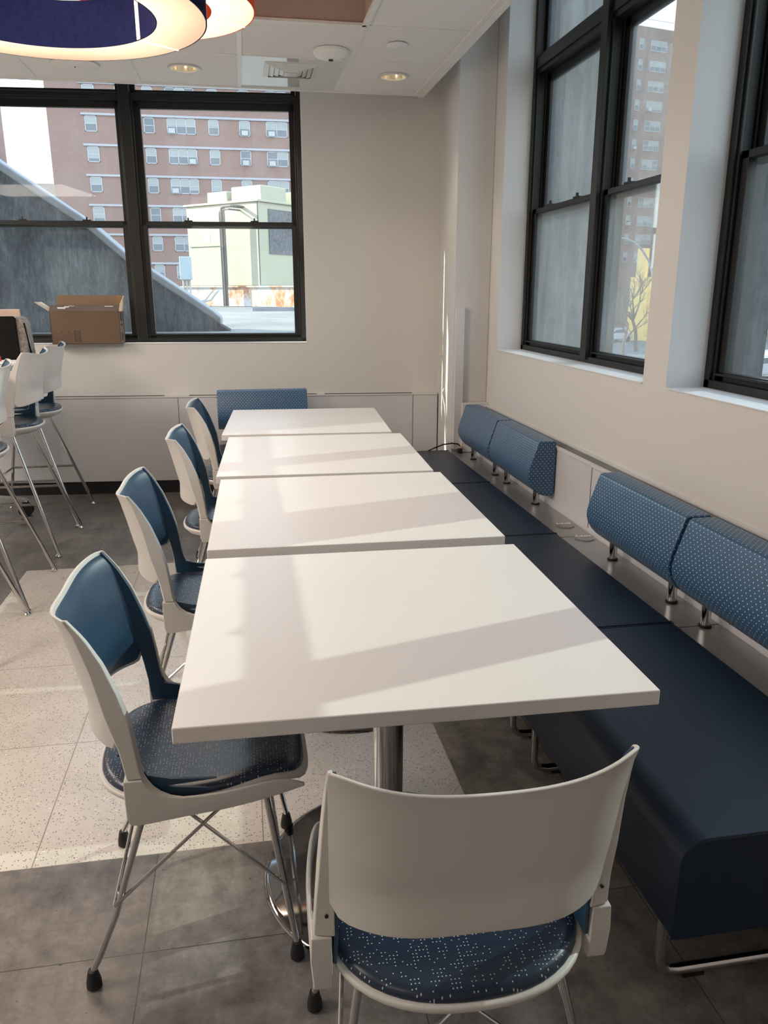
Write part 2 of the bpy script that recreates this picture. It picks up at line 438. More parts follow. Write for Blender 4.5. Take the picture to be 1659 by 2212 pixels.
# windows ---------------------------------------------------------------
def window(name, T, u0, u1, z0, ztr, ztop, glassmat, muls, zmeet, hd=.10):
    """double-hung units between mullions with transom lights above. v=0 is the room-side face of the frame"""
    root = bpy.data.objects.new(name, None); COL.objects.link(root); struct(root)
    f = MB(T); fw_ = .035
    f.box(u0, u0 + fw_, 0, .14, z0, ztop); f.box(u1 - fw_, u1, 0, .14, z0, ztop)
    f.box(u0, u1, .0, .15, z0, z0 + .035); f.box(u0, u1, 0, .14, ztop - .04, ztop)
    f.box(u0, u1, .02, .14, ztr, ztr + hd); f.box(u0, u1, .008, .03, ztr + hd * .25, ztr + hd * .85)
    for a in muls: f.box(a - .035, a + .035, -.012, .14, z0 + .02, ztop - .01)
    # jamb tracks
    edges = [u0 + fw_] + [x for a in muls for x in (a - .035, a + .035)] + [u1 - fw_]
    bays = list(zip(edges[0::2], edges[1::2]))
    for a, c in bays:
        for e, sg in ((a, 1), (c, -1)):
            f.box(min(e, e + sg * .014), max(e, e + sg * .014), .012, .024, z0, ztr)
            f.box(min(e, e + sg * .014), max(e, e + sg * .014), .066, .076, z0, ztr)
    f.build('window_frame', 'frame', root, bev=.002, seg=1)
    def sash(a, c, za, zb, v, st, bot, top, gname='glass_pane', locks=False, lift=False):
        s_ = MB(T); s_.box(a, a + st, v, v + .034, za, zb); s_.box(c - st, c, v, v + .034, za, zb)
        s_.box(a, c, v, v + .034, za, za + bot); s_.box(a, c, v, v + .034, zb - top, zb)
        if lift: s_.box(a + .01, c - .01, v - .016, v, za + bot - .014, za + bot - .004)
        so = s_.build('sash', 'frame', root, bev=.002, seg=1)
        g = MB(T); g.box(a + st - .004, c - st + .004, v + .014, v + .018, za + bot - .004, zb - top + .004)
        g.build(gname, glassmat, so)
        if locks:
            for q in (.3, .72):
                l = MB(T); x = a + (c - a) * q
                l.box(x - .028, x + .028, v - .002, v + .03, zb, zb + .008); l.box(x - .006, x + .004, v + .004, v + .016, zb + .006, zb + .026)
                l.build('sash_lock', 'frame', so)
    for a, c in bays:
        sash(a + .004, c - .004, z0 + .03, zmeet + .03, .026, .047, .036, .028, locks=True, lift=True)
        sash(a + .004, c - .004, zmeet - .012, ztr + .004, .078, .047, .034, .045)
        sash(a + .002, c - .002, ztr + hd - .002, ztop - .035, .05, .03, .022, .03)
    return root
window('window_1', lambda u, v, z: FW(u, v + .085, z), FU0, FU1 - .002, FS, 2.735, 3.44, 'glass_far', [-.583, .540], 1.925, .05)
def RW(u, v, z): return (1.757 + v, u, z)
window('window_2', RW, W1[0], W1[1], SZ, 2.70, 3.44, 'glass_right', [3.925 + .0], 1.925)
window('window_3', RW, W2[0], W2[1], SZ, 2.70, 3.44, 'glass_near', [1.846], 1.925)
# sills and reveals painted lighter
b = MB(); b.box(1.594, 1.757, W1[0], W1[1], SZ, SZ + .004); b.box(1.594, 1.757, W2[0], W2[1], SZ, SZ + .004)
struct(b.build('trim_1', 'sill'))
b = MB(FW); b.box(FU0, FU1, -.004, .085, FS, FS + .004); b.box(FU1 - .004, FU1, 0, .085, FS, 3.45); struct(b.build('trim_2', 'sill'))

# ceiling cloud with tile grid -----------------------------------------------
CZ = 2.72; CX1 = 1.215; CY1 = 5.57; TS = .6096
gx = [.660 + TS * i for i in range(-11, 1)] + [CX1]     # seams
gy = [CY1 - .70 - TS * i for i in range(0, 14)] + [CY1]
gy = sorted(gy)
COFX = (.660 - TS * 6, .660); COFY = (gy[-2] - TS * 4, gy[-2] - TS)
root = struct(bpy.data.objects.new('ceiling', None)); COL.objects.link(root)
tl = MB()
for i in range(len(gx) - 1):
    for j in range(len(gy) - 1):
        cx_, cy_ = (gx[i] + gx[i + 1]) / 2, (gy[j] + gy[j + 1]) / 2
        if COFX[0] < cx_ < COFX[1] and COFY[0] < cy_ < COFY[1]: continue
        tl.cur = 0
        if j >= len(gy) - 3: tl.cur = 1
        if j == len(gy) - 2 and abs(cx_ - .355) < .1: tl.cur = 2
        e = .004
        hole = [q for q in ((.965, 5.16), (-.265, 5.19)) if gx[i] < q[0] < gx[i + 1] and gy[j] < q[1] < gy[j + 1]]
        if hole:
            hx, hy = hole[0]; K_ = 40; X0, X1, Y0, Y1 = gx[i] + e, gx[i + 1] - e, gy[j] + e, gy[j + 1] - e
            def sq(t):
                c_, s_ = cos(t), sin(t); k1 = min(((X1 - hx) / c_ if c_ > 1e-6 else (X0 - hx) / c_ if c_ < -1e-6 else 1e9), ((Y1 - hy) / s_ if s_ > 1e-6 else (Y0 - hy) / s_ if s_ < -1e-6 else 1e9))
                return hx + k1 * c_, hy + k1 * s_
            an = sorted([2 * pi * q / K_ for q in range(K_)] + [atan2(b_ - hy, a_ - hx) % (2 * pi) for a_ in (X0, X1) for b_ in (Y0, Y1)])
            ci_ = [tl.add((hx + .0765 * cos(t), hy + .0765 * sin(t), CZ + .003)) for t in an]; so_ = [tl.add((*sq(t), CZ + .003)) for t in an]
            for q in range(len(an)): tl.face((ci_[q], ci_[(q + 1) % len(an)], so_[(q + 1) % len(an)], so_[q]))
            continue
        tl.box(gx[i] + e, gx[i + 1] - e, gy[j] + e, gy[j + 1] - e, CZ + .003, CZ + .018)
tl.build('ceiling_tiles', ['tile', 'tile2', 'gloss'], root)
g = MB()
for x in gx[:-1]:
    segs = [(gy[0], gy[-1])]
    if COFX[0] + .01 < x < COFX[1] - .01: segs = [(gy[0], COFY[0]), (COFY[1], gy[-1])]
    for a, c in segs: g.box(x - .012, x + .012, a, c, CZ - .002, CZ + .003)
for y in gy[1:-1]:
    segs = [(gx[0], gx[-1])]
    if COFY[0] + .01 < y < COFY[1] - .01: segs = [(gx[0], COFX[0]), (COFX[1], gx[-1])]
    for a, c in segs: g.box(a, c, y - .006, y + .006, CZ - .0015, CZ + .003)
g.build('ceiling_grid', 'gridw', root)
t = MB()   # edge trim of the cloud
t.box(CX1 - .004, CX1 + .035, gy[0], CY1 + .03, CZ - .012, CZ + .10); t.box(CX1 - .03, CX1 - .004, gy[0], CY1, CZ - .006, CZ + .02)
t.box(gx[0], CX1 + .035, CY1 - .004, CY1 + .03, CZ - .006, CZ + .10)
t.build('edge_trim', 'gridw', root, bev=.002, seg=1)
d = MB()
for x in gx[:-1]: d.box(x - .010, x + .010, CY1 + .0295, CY1 + .0315, CZ + .0, CZ + .012); 
d.build('trim_clip', 'slot', root)
t = MB()   # coffer
x0, x1, y0, y1 = COFX[0], COFX[1], COFY[0], COFY[1]; zc = CZ + .55
t.box(x0, x1, y1 - .006, y1 + .01, CZ + .004, zc); t.box(x0, x1, y0 - .01, y0 + .006, CZ + .004, zc)
t.box(x0 - .01, x0 + .006, y0, y1, CZ + .004, zc); t.box(x1 - .006, x1 + .01, y0, y1, CZ + .004, zc); t.box(x0, x1, y0, y1, zc, zc + .02)
t.build('coffer', 'coffer', root)
t = MB(); t.box(x1 - .02, x1 + .012, y0, y1, CZ - .006, CZ + .006); t.box(x0, x1, y1 - .02, y1 + .012, CZ - .006, CZ + .006)
t.build('coffer_trim', 'gridw', root)

# ceiling fittings ------------------------------------------------------------
def downlight(x, y, label):
    o = thing('recessed_downlight', label, 'ceiling light', (x, y, CZ), group='recessed downlights')
    MB().lathe([(.092, -.004), (.092, .0015), (.074, .0015), (.076, -.006), (.088, -.007)], n=40, close=True).build('trim_ring', 'metalw', o, smooth=True)
    c = MB(); c.lathe([(.076, .001), (.070, .05), (.045, .09), (.001, .09), (.001, .091), (.046, .092), (.0715, .051), (.0775, .001)], n=40, close=True); c.build('reflector', 'reflector', o, smooth=True)
    MB().lathe([(.001, .0), (.022, .0), (.024, .03), (.001, .045)], c=(0, 0, .045), n=20).build('lamp', 'can', o, smooth=True)
    light('SPOT', 'downlight_beam', (x, y, CZ - .012), (0, 0, -1), 5, (1, .86, .68), spot_size=radians(100), spot_blend=.8, shadow_soft_size=.06)
downlight(.965, 5.16, 'round recessed downlight in the right end ceiling tile')
downlight(-.265, 5.19, 'round recessed downlight left of the square air diffuser')
o = thing('air_diffuser', 'square stepped white metal air diffuser in glossy ceiling panel', 'air vent', (.345, 5.14, CZ))
b = MB()
for i, (h, z) in enumerate(((.155, .0), (.1265, -.003), (.098, -.006), (.0695, -.009))):
    a2 = h - .028
    def ringf(hh, zz_): return [(-hh, -hh, zz_), (hh, -hh, zz_), (hh, hh, zz_), (-hh, hh, zz_)]
    A_ = [b.add(p) for p in ringf(h, z + .001)]; B_ = [b.add(p) for p in ringf(a2, z - .010)]; C_ = [b.add(p) for p in ringf(a2, z - .008)]; D_ = [b.add(p) for p in ringf(h, z + .003)]
    for q in range(4):
        r_ = (q + 1) % 4
        b.face((A_[q], A_[r_], B_[r_], B_[q])); b.face((B_[q], B_[r_], C_[r_], C_[q])); b.face((C_[q], C_[r_], D_[r_], D_[q])); b.face((D_[q], D_[r_], A_[r_], A_[q]))
b.build('louvre', 'metalw', o)
MB().box(-.128, .128, -.128, .128, -.002, .002).build('dark_throat', 'slot', o)
MB().box(-.040, .040, -.040, .040, -.022, -.018).build('core_plate', 'metalw', o)
o = thing('smoke_detector', 'domed white smoke detector with dark dot on the ceiling', 'smoke detector', (.535, 4.70, CZ))
MB().lathe([(.095, 0), (.095, -.012), (.080, -.030), (.04, -.042), (.001, -.044)], n=40).build('cover', 'white', o, smooth=True)
MB().lathe([(.012, -.044), (.012, -.050), (.001, -.052)], n=20).build('sensor_dot', 'black', o, smooth=True)
tag(MB().lathe([(.055, -.001), (.055, -.007), (.05, -.010), (.001, -.010)], c=(.868, 4.53, CZ), n=36).build('sprinkler_cover', 'white', smooth=True), 'small flat white disc on ceiling tile above the right downlight', 'sprinkler cover')
o = thing('ceiling_speaker', 'large flat round speaker grille left of both downlights', 'speaker', (-.875, 5.22, CZ))
MB().lathe([(.135, 0), (.135, -.006), (.128, -.010), (.001, -.011)], n=44).build('grille', 'tile2', o, smooth=True)
MB().lathe([(.004, -.010), (.004, -.014), (.001, -.014)], n=12).build('badge', 'slot', o)

# pendant rings -----------------------------------------------------------------
def pendant(c, Ro, Ri, h, wallmat, label, gaps):
    o = thing('ring_pendant', label, 'pendant light', c, group='glowing ring pendants')
    MB().lathe([(Ri, 0), (Ro, 0), (Ro, .006), (Ri, .006)], n=96, close=True).build('bottom_diffuser', 'glow', o, smooth=True)
    MB().lathe([(Ri + .004, h - .006), (Ro - .004, h - .006), (Ro - .004, h), (Ri + .004, h)], n=96, close=True).build('top_diffuser', 'glowin', o, smooth=True)
    MB().lathe([(Ro + .001, .0), (Ro + .005, .0), (Ro + .005, h), (Ro + .001, h)], n=96, close=True).build('outer_band', wallmat, o, smooth=True)
    MB().lathe([(Ri - .001, .0), (Ri - .005, .0), (Ri - .005, h), (Ri - .001, h)], n=96, close=True).build('inner_band', wallmat, o, smooth=True)
    for a in gaps:
        q = MB(); ca, sa = cos(a), sin(a)
        q.T = lambda x, y, z, ca=ca, sa=sa: (x * ca - y * sa, x * sa + y * ca, z)
        q.box(Ri - .008, Ri - .004, -.010, .010, .002, h - .002); q.box(Ri, Ro, -.004, .004, -.003, .002); q.box(Ro + .004, Ro + .008, -.010, .010, .002, h - .002)
        q.build('seam_strip', 'glowin', o)
    for a in (.5, 2.6, 4.7):
        MB().tube([((Ri + Ro) / 2 * cos(a), (Ri + Ro) / 2 * sin(a), h), ((Ri + Ro) / 2 * cos(a), (Ri + Ro) / 2 * sin(a), CZ + .55 - c[2])], .0012, 6).build('hanging_wire', 'steel', o)
    return o
pendant((-.655, 3.235, 2.40), .575, .405, .165, 'navyfelt', 'large glowing ring pendant with navy felt bands', (radians(38), radians(160), radians(280)))
pendant((-.32, 3.70, 2.575), .425, .255, .14, 'orangefelt', 'smaller glowing ring pendant with orange bands, behind the navy one', (radians(24), radians(150), radians(270)))
light('POINT', 'pendant_glow', (-.65, 3.2, 2.28), None, 22, (1, .80, .64), shadow_soft_size=.35)

# heater covers -----------------------------------------------------------------
o = thing('heater_cover', 'long low grey heater cover under the far window', 'heater cover')
b = MB(FW); b.box(-4.7, 2.712, -.07, -.004, .10, .722); b.build('front_panel', 'heater', o, bev=.003)
b = MB(FW); b.box(-4.7, 2.712, -.075, -.002, .722, .732); b.build('top_edge', 'heater', o, bev=.003)
for a, c in ((-.62, .68), (.86, 1.80), (1.86, 2.52)): MB(FW).box(a, c, -.05, -.014, .7315, .7335).build('top_slot_shade', 'slot', o)  # black strips laid on top, standing for the shade inside the groove
for a in (-.55, .782, 2.524): MB(FW).box(a - .0015, a + .0015, -.0712, -.069, .10, .73).build('panel_seam', 'slot', o)
b = MB(FW); b.box(-4.7, 2.712, -.045, -.004, .0, .10); struct(b.build('baseboard_far', 'kick'))
o = thing('heater_cover', 'grey heater cover with louvred grille behind the right-hand bench', 'heater cover')
b = MB(); b.box(1.502, 1.52, -3.0, 5.05, .08, .72); b.build('front_panel', 'heater', o, bev=.003)
b = MB(); b.box(1.498, 1.524, -3.0, 5.05, .72, .732); b.box(1.586, 1.599, -3.0, 5.05, .72, .736); b.build('top_lip', 'heater', o, bev=.002)
b = MB(); b.box(1.52, 1.598, -3.0, 5.05, .70, .708); b.build('grille_bed', 'grille', o)
b = MB()
for i in range(6): b.box(1.526 + i * .0105, 1.5305 + i * .0105, -3.0, 5.05, .706, .727)
b.build('grille_slats', 'grille', o)
for y in (2.1, 3.19, 4.27): MB().box(1.5005, 1.503, y - .0015, y + .0015, .44, .72).build('panel_seam', 'slot', o)
b = MB(); b.box(1.420, 1.598, 5.052, 5.105, .42, .755); b.build('end_frame', 'white', o, bev=.003)

# raceway on the column, socket and cords
tag(MB().box(1.368, 1.425, 5.068, 5.108, .44, 1.375).build('cable_raceway', 'wall', bev=.002), 'tall pale cable raceway on the corner column above the bench', 'cable cover')
o = thing('wall_socket', 'small white wall socket with loose white cord on the corner column', 'socket', (1.385, 5.45, .81))
def CT(x, y, z): return (x, y, z)
MB().box(.0, .012, -.035, .035, -.055, .055).build('plate', 'white', o, bev=.002)
MB().tube([(-.004, 0, 0), (-.03, -.02, -.03), (-.02, -.06, -.12), (-.03, -.12, -.25), (-.02, -.2, -.36)], .004, 8).build('cord', 'white', o, smooth=True)
o.location = (1.398, 5.45, .81)
o.rotation_euler = (0, 0, radians(5.9))
o = thing('extension_lead', 'black power lead with plug lying over the far end of the bench', 'cable')
MB().tube([(1.185, 5.025, .446), (1.24, 5.04, .464), (1.29, 5.046, .480), (1.35, 5.044, .488), (1.395, 5.038, .482), (1.405, 5.033, .468)], .0045, 10).build('cord', 'black', o, smooth=True)
b = MB(); b.box(1.391, 1.419, 5.013, 5.045, .4215, .455); b.build('plug', 'black', o, bev=.004)
b = MB(); b.box(1.395, 1.415, 5.017, 5.043, .455, .468); b.build('plug_collar', 'tanpaper', o, bev=.002)

# ================================================================ BENCHES
SEATZ = .44
MODS = [(1.17, 2.148), (2.152, 3.133), (3.137, 4.118), (4.122, 5.046)]
LBL = ['nearest navy bench seat module with chromed runner leg at the front right', 'second navy bench seat module from the camera, beside the first table gap',
       'third navy bench seat module, beside the power discs', 'farthest navy bench seat module, ending at the black power cord']
def seat_profile(y0=None):
    # x (front .80 -> back 1.33), rounded front top edge
    p = [(1.33, .20), (1.33, SEATZ)]
    r = .055
    p += [(.80 + r + r * cos(radians(90 + q * 15)), SEATZ - r + r * sin(radians(90 + q * 15))) for q in range(7)]
    p += [(.80, .205), (.81, .20)]
    return p
def bench(a, c, label):
    o = thing('bench_seat', label, 'bench', (1.05, (a + c) / 2, 0), group='navy bench modules along the right wall')
    def T(x, y, z): return (x - 1.05, y - (a + c) / 2, z)
    b = MB(T); b.prism(seat_profile(), a + .002, c - .002, 'y'); b.build('cushion', 'navy', o, bev=.006, seg=3)
    # piping seam round the end faces
    for y in (a + .004, c - .004):
        q = MB(T); pr = seat_profile(); q.tube([(px, y, pz) for px, pz in pr[1:-1]], .0022, 6); q.build('piping', 'navy', o, smooth=True)
    for y in (a + .10, c - .10):
        q = MB(T)
        pts = [(.855, y, .20), (.855, y, .07)] + [(.875 - .02 * cos(t) , y, .035 - .025 * sin(t) + .0) for t in (.0, .5, 1.0, 1.57)]
        pts = [(.84, y, .20), (.84, y, .055), (.846, y, .035), (.862, y, .022), (.885, y, .018), (1.22, y, .018), (1.245, y, .022), (1.262, y, .035), (1.268, y, .055), (1.268, y, .20)]
        q.tube(pts, .0125, 12); q.build('runner_leg', 'chrome', o, smooth=True)
        for gx0 in (.90, 1.17): MB(T).box(gx0, gx0 + .05, y - .010, y + .010, .0, .008).build('glide', 'rubber', o)
    # silver ledge behind the cushion belongs to this module
    q = MB(T); q.box(1.334, 1.499, a + .001, c - .001, .395, .42); q.build('ledge', 'ledge', o, bev=.0015, label='silver ledge behind the seat')
    for ys in (a + .08, c - .12): MB(T).box(1.40, 1.44, ys, ys + .04, 0, .395).build('ledge_support', 'steel', o)
    return o
for (a, c), l in zip(MODS, LBL): bench(a, c, l)

def bolster(L, label, group, T, w0=0):
    """local: x back depth 0(front)…, y along 0..L ; T maps local to object space"""
    o = thing('backrest_bolster', label, 'backrest cushion', group=group)
    pr = [(.144, .765), (.144, .495), (.136, .487), (.100, .487), (.072, .495), (.048, .512), (.028, .534), (.013, .558), (.005, .582), (.004, .606), (.010, .635), (.047, .750), (.053, .760), (.062, .765)]
    b = MB(T); b.prism(pr, .004, L - .004, 'y'); b.build('cushion', 'bolster', o, bev=.012, seg=4)
    for y in (.10, L - .10):
        q = MB(T); 
        def TT(x, yy, z, y=y): return T(x + .088, yy + y, z)
        q.T = TT
        q.lathe([(.016, .0), (.016, .075)], c=(0, 0, .428), n=20); q.build('post', 'chrome', o, smooth=True)
        q = MB(); q.T = TT; q.lathe([(.021, 0), (.021, .007), (.017, .009)], c=(0, 0, .4205), n=20); q.build('post_foot', 'black', o, smooth=True)
    return o
def rwT(y0): return lambda x, y, z: (1.352 + x, y0 + y, z)
G = 'dotted blue bolsters along the right wall'
bolster(.66, 'farthest dotted blue bolster on the right-hand bench, by the corner column', G, rwT(4.262))
bolster(.66, 'dotted blue bolster showing its end face, just before the power discs', G, rwT(3.59))
bolster(.66, 'dotted blue bolster right after the power discs, large in view', G, rwT(2.25))
bolster(.66, 'nearest dotted blue bolster, cut off by the right edge', G, rwT(1.58))

# power discs on the ledge
def disc(x, y, label):
    o = thing('power_disc', label, 'power outlet', (x, y, .42), radians(-6), group='round outlets on the bench ledge')
    MB().lathe([(.044, .0), (.044, .004), (.040, .006), (.001, .006)], n=40).build('rim', 'ledge', o, smooth=True)
    MB().box(-.036, -.002, .002, .022, .006, .0085).build('socket_plate', 'white', o, bev=.001)
    MB().box(.003, .033, .002, .022, .006, .0085).build('usb_plate', 'white', o, bev=.001)
    b = MB()
    for x_ in (-.026, -.018, .010, .020): b.box(x_, x_ + .003, .009, .016, .0084, .0092)
    b.build('slots', 'slot', o)
disc(1.437, 3.30, 'round power disc farther from the camera, beside bolster post')
disc(1.447, 3.10, 'round power disc nearer the camera, tucked against the big bolster')

# bench by the far wall, behind the last table
def fbT(x, y, z): return (-.215 + y, 5.60 + .15 - x * 1.0 - .0 , z)
o = thing('bench_seat', 'navy bench seat under the far wall, mostly hidden behind the last table', 'bench', (.25, 5.3, 0))
pr = [(5.53, .20), (5.53, SEATZ)] + [(5.02 + .055 + .055 * cos(radians(90 + q * 15)), SEATZ - .055 + .055 * sin(radians(90 + q * 15))) for q in range(7)] + [(5.02, .205)]
b = MB(lambda x, y, z: (x - .25, y - 5.3, z)); b.prism([(p[0], p[1]) for p in pr], -.20, .74, 'x'); b.build('cushion', 'navy', o, bev=.006, seg=3)
for x in (-.10, .64):
    q = MB(lambda x_, y, z: (x_ - .25, y - 5.3, z)); q.tube([(x, 5.06, .2), (x, 5.06, .055), (x, 5.07, .03), (x, 5.10, .018), (x, 5.44, .018), (x, 5.47, .03), (x, 5.48, .055), (x, 5.48, .2)], .0125, 10); q.build('runner_leg', 'chrome', o, smooth=True)
q = MB(lambda x, y, z: (x - .25, y - 5.3, z)); q.box(-.20, .74, 5.535, 5.78, .395, .42); q.build('ledge', 'ledge', o, bev=.0015)
for xs in (-.15, .65): MB(lambda x, y, z: (x - .25, y - 5.3, z)).box(xs, xs + .04, 5.64, 5.68, 0, .395).build('ledge_support', 'steel', o)
bolster(.64, 'dotted teal bolster facing the room under the far window', 'dotted bolster by the far wall', lambda x, y, z: (-.207 + y, 5.565 + x, z + .035 if z > .45 else z))

# ================================================================ TABLES
def table(x, y, rot, label):
    o = thing('square_table', label, 'table', (x, y, 0), radians(rot), group='white square tables in a row')
    h = .458
    b = MB(); b.box(-h, h, -h, h, .705, .737); b.build('tabletop', 'table', o, bev=.003, seg=2)
    MB().box(-.14, .14, -.14, .14, .690, .7045).build('mounting_plate', 'black', o)
    MB().lathe([(.038, .03), (.038, .69)], n=36).build('pedestal_column', 'chrome', o, smooth=True)
    MB().lathe([(.322, 0), (.326, .006), (.322, .013), (.310, .016), (.20, .022), (.11, .036), (.065, .062), (.046, .095), (.0385, .11)], n=72).build('round_base', 'chromedark', o, smooth=True, ang=60)
table(.311, 1.709, -1.3, 'nearest white square table, with a chair tucked at its end')
table(.330, 2.703, -1.1, 'second white square table from the camera')
table(.337, 3.665, -2.3, 'third white square table, just before the last one')
table(.344, 4.645, -3.3, 'farthest white square table, by the far wall bolster')

# ================================================================ CHAIRS
FE = [(.438, .254), (.47, .158), (.464, .03), (.469, -.037), (.491, -.066), (.522, -.080), (.582, -.087), (.641, -.095), (.70, -.111), (.766, -.135), (.822, -.164), (.868, -.198)]  # (z, f) front edge
def ffront(z): return interp([p for p in FE if p[0] >= .469], z)
BE = [(.41, -.105), (.43, -.110), (.518, -.118), (.58, -.128), (.65, -.147), (.75, -.167), (.83, -.190), (.868, -.209)]
DEP = [(.55, .084), (.585, .080), (.615, .070), (.645, .060), (.70, .063), (.75, .064), (.84, .060), (.868, .057)]
def fback(z): return interp(BE, z)
def make_chair(label, group, loc, rz, stool=False, name='side_chair', cat='chair'):
    dz = .29 if stool else 0
    o = thing(name, label, cat, loc, rz, group=group)
    T = lambda x, y, z: (x, y, z + dz)
    HW = lambda z: .244 - .026 * max(0, min(1, (z - .45) / .42))      # outer half width
    TH = lambda z: .034 - .027 * max(0, min(1, (z - .50) / .36))
    ZS = .512
    # ---- side frames (post above, seat-side wing below the joint), mirrored
    for sg in (-1, 1):
        b = MB(T); NZ = 22
        rings = []
        for i in range(NZ + 1):
            z = ZS + .0008 + (.862 - ZS) * i / NZ
            ff = ffront(z); fb = fback(z); yo = sg * HW(z); yi = sg * (HW(z) - TH(z))
            rings.append([b.add((fb, yi, z)), b.add((ff, yi, z)), b.add((ff - .003, yo, z)), b.add((fb + .008 * min(1, TH(z) / .03), yo, z))])
        for r0, r1 in zip(rings, rings[1:]):
            for q in range(4): b.face((r0[q], r0[(q + 1) % 4], r1[(q + 1) % 4], r1[q]))
        b.face(rings[0][::-1]); b.face(rings[-1])
        post = b.build('back_post', 'shell', o, bev=.0025, seg=2)
        h = MB(T); yy = sg * (HW(.56) - .017); h.T = lambda x, y, z, yy=yy: (x + fback(.56) - .0012, y + yy, z + .56 + dz)
        pts = [(0, .003 * cos(t * pi / 4), .003 * sin(t * pi / 4)) for t in range(8)]
        i0 = [h.add(p) for p in pts]; i1 = [h.add((p[0] + .003, p[1], p[2])) for p in pts]; h.face(i0); h.face(i1[::-1])
        for t in range(8): h.face((i0[t], i0[(t + 1) % 8], i1[(t + 1) % 8], i1[t]))
        h.build('screw_hole', 'slot', post)
        w = MB(T)
        cols_ = [(-.1175, .509, .511), (-.114, .48, .511), (-.112, .45, .511), (-.108, .412, .5112), (-.100, .406, .5114), (-.0805, .4045, .5114)]
        cols_ = [(-.1165, .425, ZS - .0006), (-.110, .406, ZS - .0006), (-.095, .404, ZS - .0006), (-.079, .405, ZS - .0006), (-.072, .4055, .497), (-.060, .407, .482), (-.045, .409, .472), (-.025, .411, .4655), (0, .414, .462), (.04, .418, .4615), (.08, .421, .463), (.12, .425, .4665), (.16, .4285, .470), (.19, .431, .4695), (.215, .433, .464), (.235, .4345, .455), (.254, .436, .443)]
        def wy(f): return HW(.45) + .002 - .032 * max(0, (f - .04) / .21) ** 2.2
        def wt(f, top_): return .034 - .025 * max(0, min(1, (f + .08) / .07))
        rings = []
        for f, zb, zt in cols_:
            yo = wy(f); yi = yo - wt(f, 0)
            rings.append([w.add((f, sg * (yo - .004), zb)), w.add((f, sg * yo, zb + (zt - zb) * .5)), w.add((f, sg * (yo - .002), zt)), w.add((f, sg * yi, zt)), w.add((f, sg * yi, zb))])
        for r0, r1 in zip(rings, rings[1:]):
            for q in range(5): w.face((r0[q], r0[(q + 1) % 5], r1[(q + 1) % 5], r1[q]))
        w.face(rings[0][::-1]); w.face(rings[-1])
        w.build('seat_wing', 'shell', o, bev=.0025, seg=2)
        # navy lining on the inner side of the post
        l = MB(T)
        zs2 = [.452, .458, .463, .467, .472, .478, .487, .50] + [.515 + (.860 - .515) * i / 14 for i in range(15)]
        fr = []
        for z in zs2:
            ft = ffront(z) - .003 if z > .474 else interp([(.452, .075), (.458, .045), (.463, .012), (.467, -.018), (.474, -.046)], z)
            th_ = TH(z) if z > .5 else max(.009, TH(.5) * max(0, (z - .46) / .04))
            th_ = TH(max(z, .5))
            yi = sg * (HW(z) - th_ + .002); yj = sg * (HW(z) - th_ - .005)
            fr.append([l.add((fback(z) + .006, yi, z)), l.add((ft, yi, z)), l.add((ft - .003, yj, z)), l.add((fback(z) + .003, yj, z))])
        for r0, r1 in zip(fr, fr[1:]):
            for q in range(4): l.face((r0[q], r0[(q + 1) % 4], r1[(q + 1) % 4], r1[q]))
        l.face(fr[0][::-1]); l.face(fr[-1]); l.build('side_lining', 'blueback', o, smooth=True)
    # ---- curved back panel
    dep = lambda z: interp(DEP, z)
    def zrange(u): 
        w_ = abs(2 * u - 1)
        lo = .560 + .016 * (1 - w_ ** 2) + .03 * max(0, (w_ - .9) / .1) ** 2
        return lo, .868 - .025 * (1 - w_ ** 2) - .006 * w_ ** 16
    def fpan(u, z):
        w_ = abs(2 * u - 1)
        return fback(z) + .006 - dep(z) * (1 - w_ ** 3.2)
    def outer(u, v):
        lo, hi = zrange(u); z = lo + (hi - lo) * v
        return (fpan(u, z) - .004, (2 * u - 1) * (HW(z) - .98 * max(0, TH(z) - .008)), z)
    def inner(u, v):
        lo, hi = zrange(u); z = lo + (hi - lo) * v
        return (fpan(u, z) + .004, (2 * u - 1) * (HW(z) - .98 * max(0, TH(z) - .008)), z)
    b = MB(T); b.slab(outer, inner, 32, 18); b.build('back_shell', 'shell', o, bev=.003, seg=2)
    def pad(off):
        def fn(u, v):
            lo, hi = zrange(u); lo += .006; hi -= .006; z = lo + (hi - lo) * v
            uu = .5 + (u - .5) * .985
            return (fpan(uu, z) + .003 + off * min(1, 8 * min(v, 1 - v)) ** .5 if off else fpan(uu, z) + .003, (2 * uu - 1) * (HW(z) - .98 * max(0, TH(z) - .008)), z)
        return fn
    b = MB(T); b.slab(pad(.011), pad(0), 32, 18); b.build('back_pad', 'blueback', o, smooth=True, ang=80)
    # ---- seat
    def outline(t, sc=1.0):
        c_, s_ = cos(t), sin(t)
        if c_ >= 0: e1 = 3.6; a_ = .262
        else: e1 = 2.5; a_ = .196
        bw = .212
        r_ = (abs(c_ / a_) ** e1 + abs(s_ / bw) ** e1) ** (-1 / e1) * sc
        return r_ * c_, r_ * s_
    def top(f, y):
        z = .462 + .010 * (y / .2) ** 2 - .012 * math.exp(-((f + .02) / .12) ** 2)
        z += .012 * math.exp(-((f - .17) / .06) ** 2) - .9 * max(0, f - .19) ** 2 * 6
        return z
    b = MB(T); K = 56; R = [(0.0, 0), (.25, 0), (.5, 0), (.7, 0), (.85, 0), (.93, -.002), (.975, -.007), (1.0, -.017), (.985, -.026)]
    rings = []
    for rr, dzr in R[1:]:
        ring = []
        for q in range(K):
            f, y = outline(2 * pi * q / K, rr); ring.append((b.add((f, y, top(f, y) + dzr)), (y, f)))
        rings.append(ring)
    c0 = b.add((0, 0, top(0, 0)))
